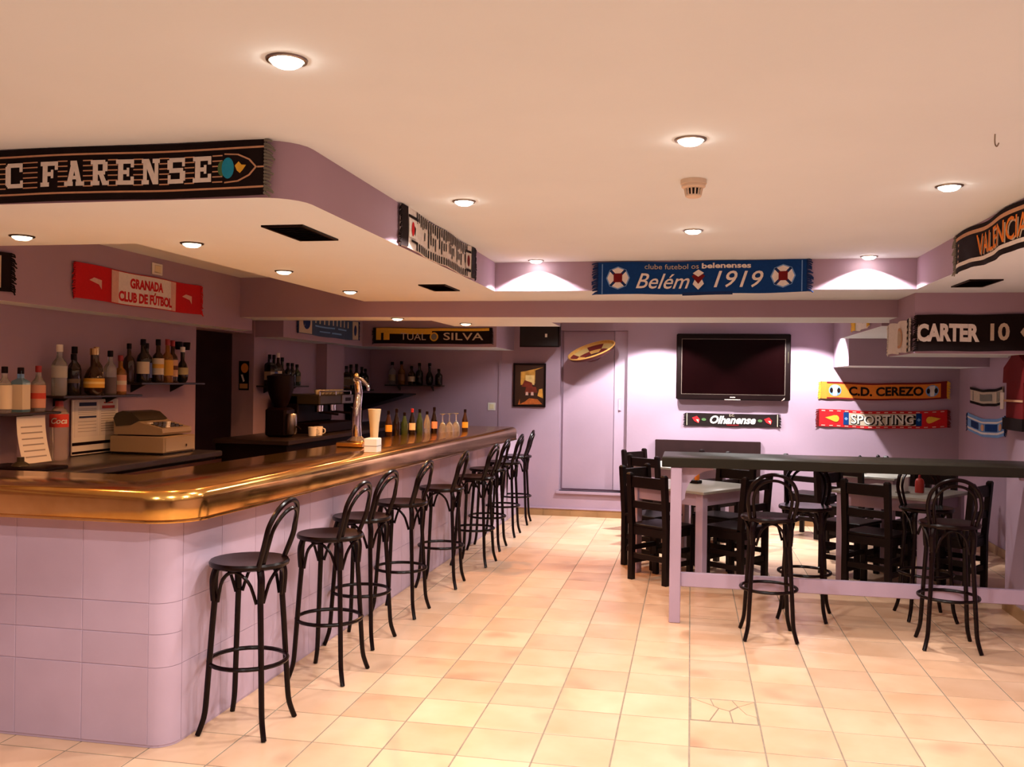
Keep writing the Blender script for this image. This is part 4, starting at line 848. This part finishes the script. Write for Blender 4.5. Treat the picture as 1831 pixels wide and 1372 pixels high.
# coffee grinder
t = thing('coffee_grinder','tall black coffee grinder on the rear counter','coffee grinder',(-3.58,7.62,1.10))
b = MB(); b.cbox(-0.10,0.10,-0.10,0.10,0.0,0.26,0.02); b.build('motor_body', BLACK, t)
b = MB(); b.lathe([(0.05,0.26),(0.075,0.30),(0.115,0.42),(0.118,0.52)], n=18); b.build('hopper', BLACK, t)
b = MB(); b.lathe([(0.12,0.52),(0.12,0.54),(0.05,0.56),(0.01,0.56)], n=18); b.build('lid', BLACK, t)
b = MB(); b.lathe([(0.045,0.03),(0.05,0.04),(0.05,0.20),(0.045,0.21)], (0.13,-0.05,0), 14); b.build('doser', STEEL, t)
b = MB(); b.tube([(0.13,-0.05,0.10),(0.20,-0.05,0.09),(0.22,-0.05,0.07)], 0.008, 8); b.build('doser_lever', BLACK, t)
# coffee machine
t = thing('coffee_machine','black and chrome coffee machine with cups on top','coffee machine',(-3.62,8.55,1.10))
b = MB(); b.cbox(-0.25,0.20,-0.42,0.42,0.0,0.10,0.01); b.build('drip_base', BLACK, t)
b = MB(); b.cbox(-0.25,-0.02,-0.42,0.42,0.10,0.36,0.01); b.build('back_body', BLACK, t)
b = MB(); b.cbox(-0.25,0.20,-0.42,0.42,0.27,0.37,0.012); b.build('top_body', REGDARK, t)
b = MB(); b.cbox(0.198,0.212,0.12,0.42,0.275,0.365,0.004); b.build('steel_front', STEEL, t)
b = MB(); b.box(0.211,0.216,0.20,0.34,0.30,0.335); b.build('control_panel', BLACK, t)
for yy in (-0.2, 0.12):
    b = MB(); b.lathe([(0.035,0.20),(0.04,0.205),(0.04,0.265),(0.03,0.27)], (0.10,yy,0), 14); b.build('group_head', CHROME, t)
    b = MB(); b.tube([(0.10,yy,0.20),(0.16,yy,0.195),(0.29,yy+0.02,0.18)], 0.012, 8); b.build('filter_handle', BLACK, t)
b = MB()
for s_ in (0.38,): b.tube([(0.19,s_,0.24),(0.24,s_,0.20),(0.25,s_,0.06)], 0.007, 8, smooth=3)
b.build('steam_wand', CHROME, t)
b = MB(); b.tube([(0.19,-0.40,0.40),(0.19,0.40,0.40)], 0.007, 8)
for yy in (-0.40,0.0,0.40): b.tube([(0.19,yy,0.36),(0.19,yy,0.40)], 0.006, 6)
b.build('cup_rail', CHROME, t)
for k in range(7):
    b = MB(); b.lathe([(0.018,0),(0.028,0.02),(0.032,0.045),(0.028,0.046)], n=12); o = b.build('coffee_cup', CREAM); o.location = (-3.47,8.19+k*0.095,1.471); tag(o, f'small cream cup on the coffee machine, {["first","second","third","fourth","fifth","sixth","seventh"][k]} from the left', 'cup', 'cups on the coffee machine')
for k, (x, y) in enumerate([(-3.34,7.78),(-3.33,7.89)]):
    t = thing('mug', ['left','right'][k]+' of two white cups at the foot of the coffee machine', 'cup', (x,y,1.10), 0, 'white cups by the machine')
    b = MB(); b.lathe([(0.030,0),(0.036,0.006),(0.040,0.085),(0.034,0.086)], n=14); b.build('cup_body', WHITE, t)
    b = MB(); b.tube([(0.037,0,0.07),(0.062,0,0.062),(0.062,0,0.03),(0.037,0,0.02)], 0.005, 6, smooth=3); b.build('handle', WHITE, t)
# dark hood
t = thing('wall_hood','black sloping hood on the end of the rear counter','hood',(-3.55,10.40,1.40))
b = MB(); pr = [(-0.42,0.06),(0.30,0.06),(0.30,0.045),(-0.42,-0.17)]; b.loft([[(x,-0.25,z) for x, z in pr],[(x,0.25,z) for x, z in pr]]); b.build('hood_body', BLACK, t, smooth=False)
b = MB(); b.box(-0.42,-0.36,-0.2,0.2,-0.30,-0.16); b.build('support', BLACK, t)
# beer tap, cup and white box
t = thing('beer_tap','curved chrome beer tap on the bar counter','beer tap',(-2.40,6.40,1.13))
b = MB(); b.cbox(-0.10,0.10,-0.16,0.16,0.0,0.035,0.006); b.build('drip_tray', BRASS, t)
b = MB(); b.lathe([(0.07,0.035),(0.075,0.042),(0.05,0.06),(0.034,0.075)], n=20); b.build('foot', CHROME, t)
b = MB(); b.tube([(0,0,0.06),(0.0,-0.012,0.16),(0.0,-0.004,0.28),(0.0,0.022,0.38),(0.0,0.0,0.46),(0.0,-0.03,0.49)], [0.036,0.024], 14, smooth=5); b.build('column', CHROME, t)
b = MB(); b.tube([(0.0,-0.04,0.50),(0.05,-0.06,0.49),(0.10,-0.06,0.44),(0.10,-0.06,0.41)], 0.012, 10, smooth=4); b.build('spout', CHROME, t)
b = MB(); b.lathe([(0.012,0),(0.017,0.01),(0.019,0.035),(0.010,0.05)], (0,-0.03,0.485), 12); b.build('tap_handle', GOLD, t)
t = thing('straw_cup','tall cream tapered cup beside the beer tap','cup',(-2.36,6.66,1.13))
b = MB(); b.lathe([(0.030,0),(0.032,0.005),(0.030,0.06),(0.036,0.15),(0.050,0.265),(0.047,0.266),(0.033,0.15)], n=18); b.build('cup_body', CREAM, t)
b = MB(); b.lathe([(0.034,0),(0.034,0.01),(0.031,0.014)], n=18); b.build('foot', CREAM, t)
t = thing('napkin_box','small white napkin box near the counter edge','napkin holder',(-2.10,5.90,1.13),math.radians(5))
b = MB(); b.cbox(-0.045,0.045,-0.06,0.06,0.0,0.095,0.004); b.build('box_body', WHITE, t)
b = MB(); b.box(-0.046,0.046,-0.0615,0.0615,0.042,0.047); b.build('lid_line', GREYINK, t)
# scattered dark cloth or tray near the register
t = thing('counter_tray','dark tray and small stand at the left end of the back counter','tray',(-3.70,4.55,1.085))
b = MB(); b.cbox(-0.2,0.2,-0.14,0.14,0.0,0.02,0.004); b.build('tray_plate', BLACK, t)
b = MB(); b.lathe([(0.05,0.02),(0.045,0.03),(0.02,0.045),(0.02,0.07)], n=14); b.build('stand', REGDARK, t)

# ------------------------------------------------------------------ things on the dining tables
t = thing('napkin_dispenser','upright white napkin dispenser on the nearest right table','napkin holder',(1.70,7.93,0.76),TH)
b = MB(); b.cbox(-0.04,0.04,-0.05,0.05,0.0,0.012,0.003); b.build('base', STEEL, t)
b = MB(); b.cbox(-0.03,0.03,-0.045,0.045,0.012,0.13,0.004); b.build('napkins', mat('bright paper', (0.85,0.82,0.76), 0.9), t)
b = MB(); b.tube([(0,-0.048,0.01),(0,-0.05,0.14),(0,0.05,0.14),(0,0.048,0.01)], 0.005, 6); b.build('wire_frame', CHROME, t)
t = thing('sauce_bottle','red sauce bottle behind the white napkin dispenser','sauce bottle',(1.84,7.98,0.76))
b = MB(); b.lathe([(0.034,0),(0.036,0.006),(0.036,0.09),(0.028,0.11),(0.012,0.12)], n=14); b.build('body', mat('red plastic', (0.40,0.03,0.02), 0.4), t)
b = MB(); b.lathe([(0.013,0.118),(0.010,0.14),(0.004,0.155)], n=10); b.build('nozzle', CR_, t)
t = thing('table_caddy','small black sauce caddy on the nearest left table','condiment holder',(0.04,8.12,0.76),TH)
b = MB(); b.cbox(-0.06,0.06,-0.035,0.035,0.0,0.03,0.004); b.build('tray', BLACK, t)
for x, m_, h in ((-0.032,WHITE,0.075),(0.03,K_ORANGE,0.11)):
    b = MB(); b.lathe([(0.020,0.006),(0.022,0.012),(0.020,h*0.75),(0.010,h)], (x,0,0), 12); b.build('shaker', m_, t)
for k, (x, y) in enumerate([(1.86,9.78),(1.66,9.62)]):
    t = thing('table_caddy', ['right','left'][k]+' dark condiment stand on the back right table', 'condiment holder', (x,y,0.76), TH, 'condiment stands')
    b = MB(); b.cbox(-0.05,0.05,-0.03,0.03,0.0,0.04,0.004); b.build('tray', BLACK, t)
    b = MB(); b.tube([(0,0,0.03),(0,0,0.16)], 0.006, 6); b.lathe([(0.018,0.15),(0.02,0.16),(0.006,0.175)], n=10); b.build('handle', BLACK, t)
# red garment on the right wall
t = thing('hanging_shirt','dark red shirt with a black hem hanging on the right wall','shirt',(2.279,7.0,1.90),-R90)
b = MB(); pr = [(-0.06,0.0),(0.06,0.0),(0.12,-0.06),(0.26,-0.13),(0.27,-0.24),(0.20,-0.24),(0.20,-0.50),(-0.20,-0.50),(-0.20,-0.24),(-0.27,-0.24),(-0.26,-0.13),(-0.12,-0.06)]
b.loft([[(x,-0.05-0.01*math.sin(9*x),z) for x, z in pr],[(x,-0.015,z) for x, z in pr]]); b.build('body', K_MAROON, t, smooth=False)
b = MB(); b.box(-0.202,0.202,-0.064,-0.012,-0.575,-0.49); b.build('hem', K_BLACK, t)
b = MB(); b.box(-0.202,0.202,-0.066,-0.06,-0.375,-0.36); b.build('chest_stripe', K_TAN, t)
b = MB(); b.box(-0.235,-0.17,-0.07,-0.062,-0.43,-0.31); b.build('paper_tag', PAPER, t)
b = MB(); b.tube([(-0.12,-0.03,-0.02),(0.0,-0.03,0.06),(0.12,-0.03,-0.02)], 0.012, 6); b.tube([(0,-0.03,0.06),(0,-0.02,0.09),(0,0.0,0.09)], 0.004, 6); b.build('hanger', BLACK, t)
print('tiles', ntile)
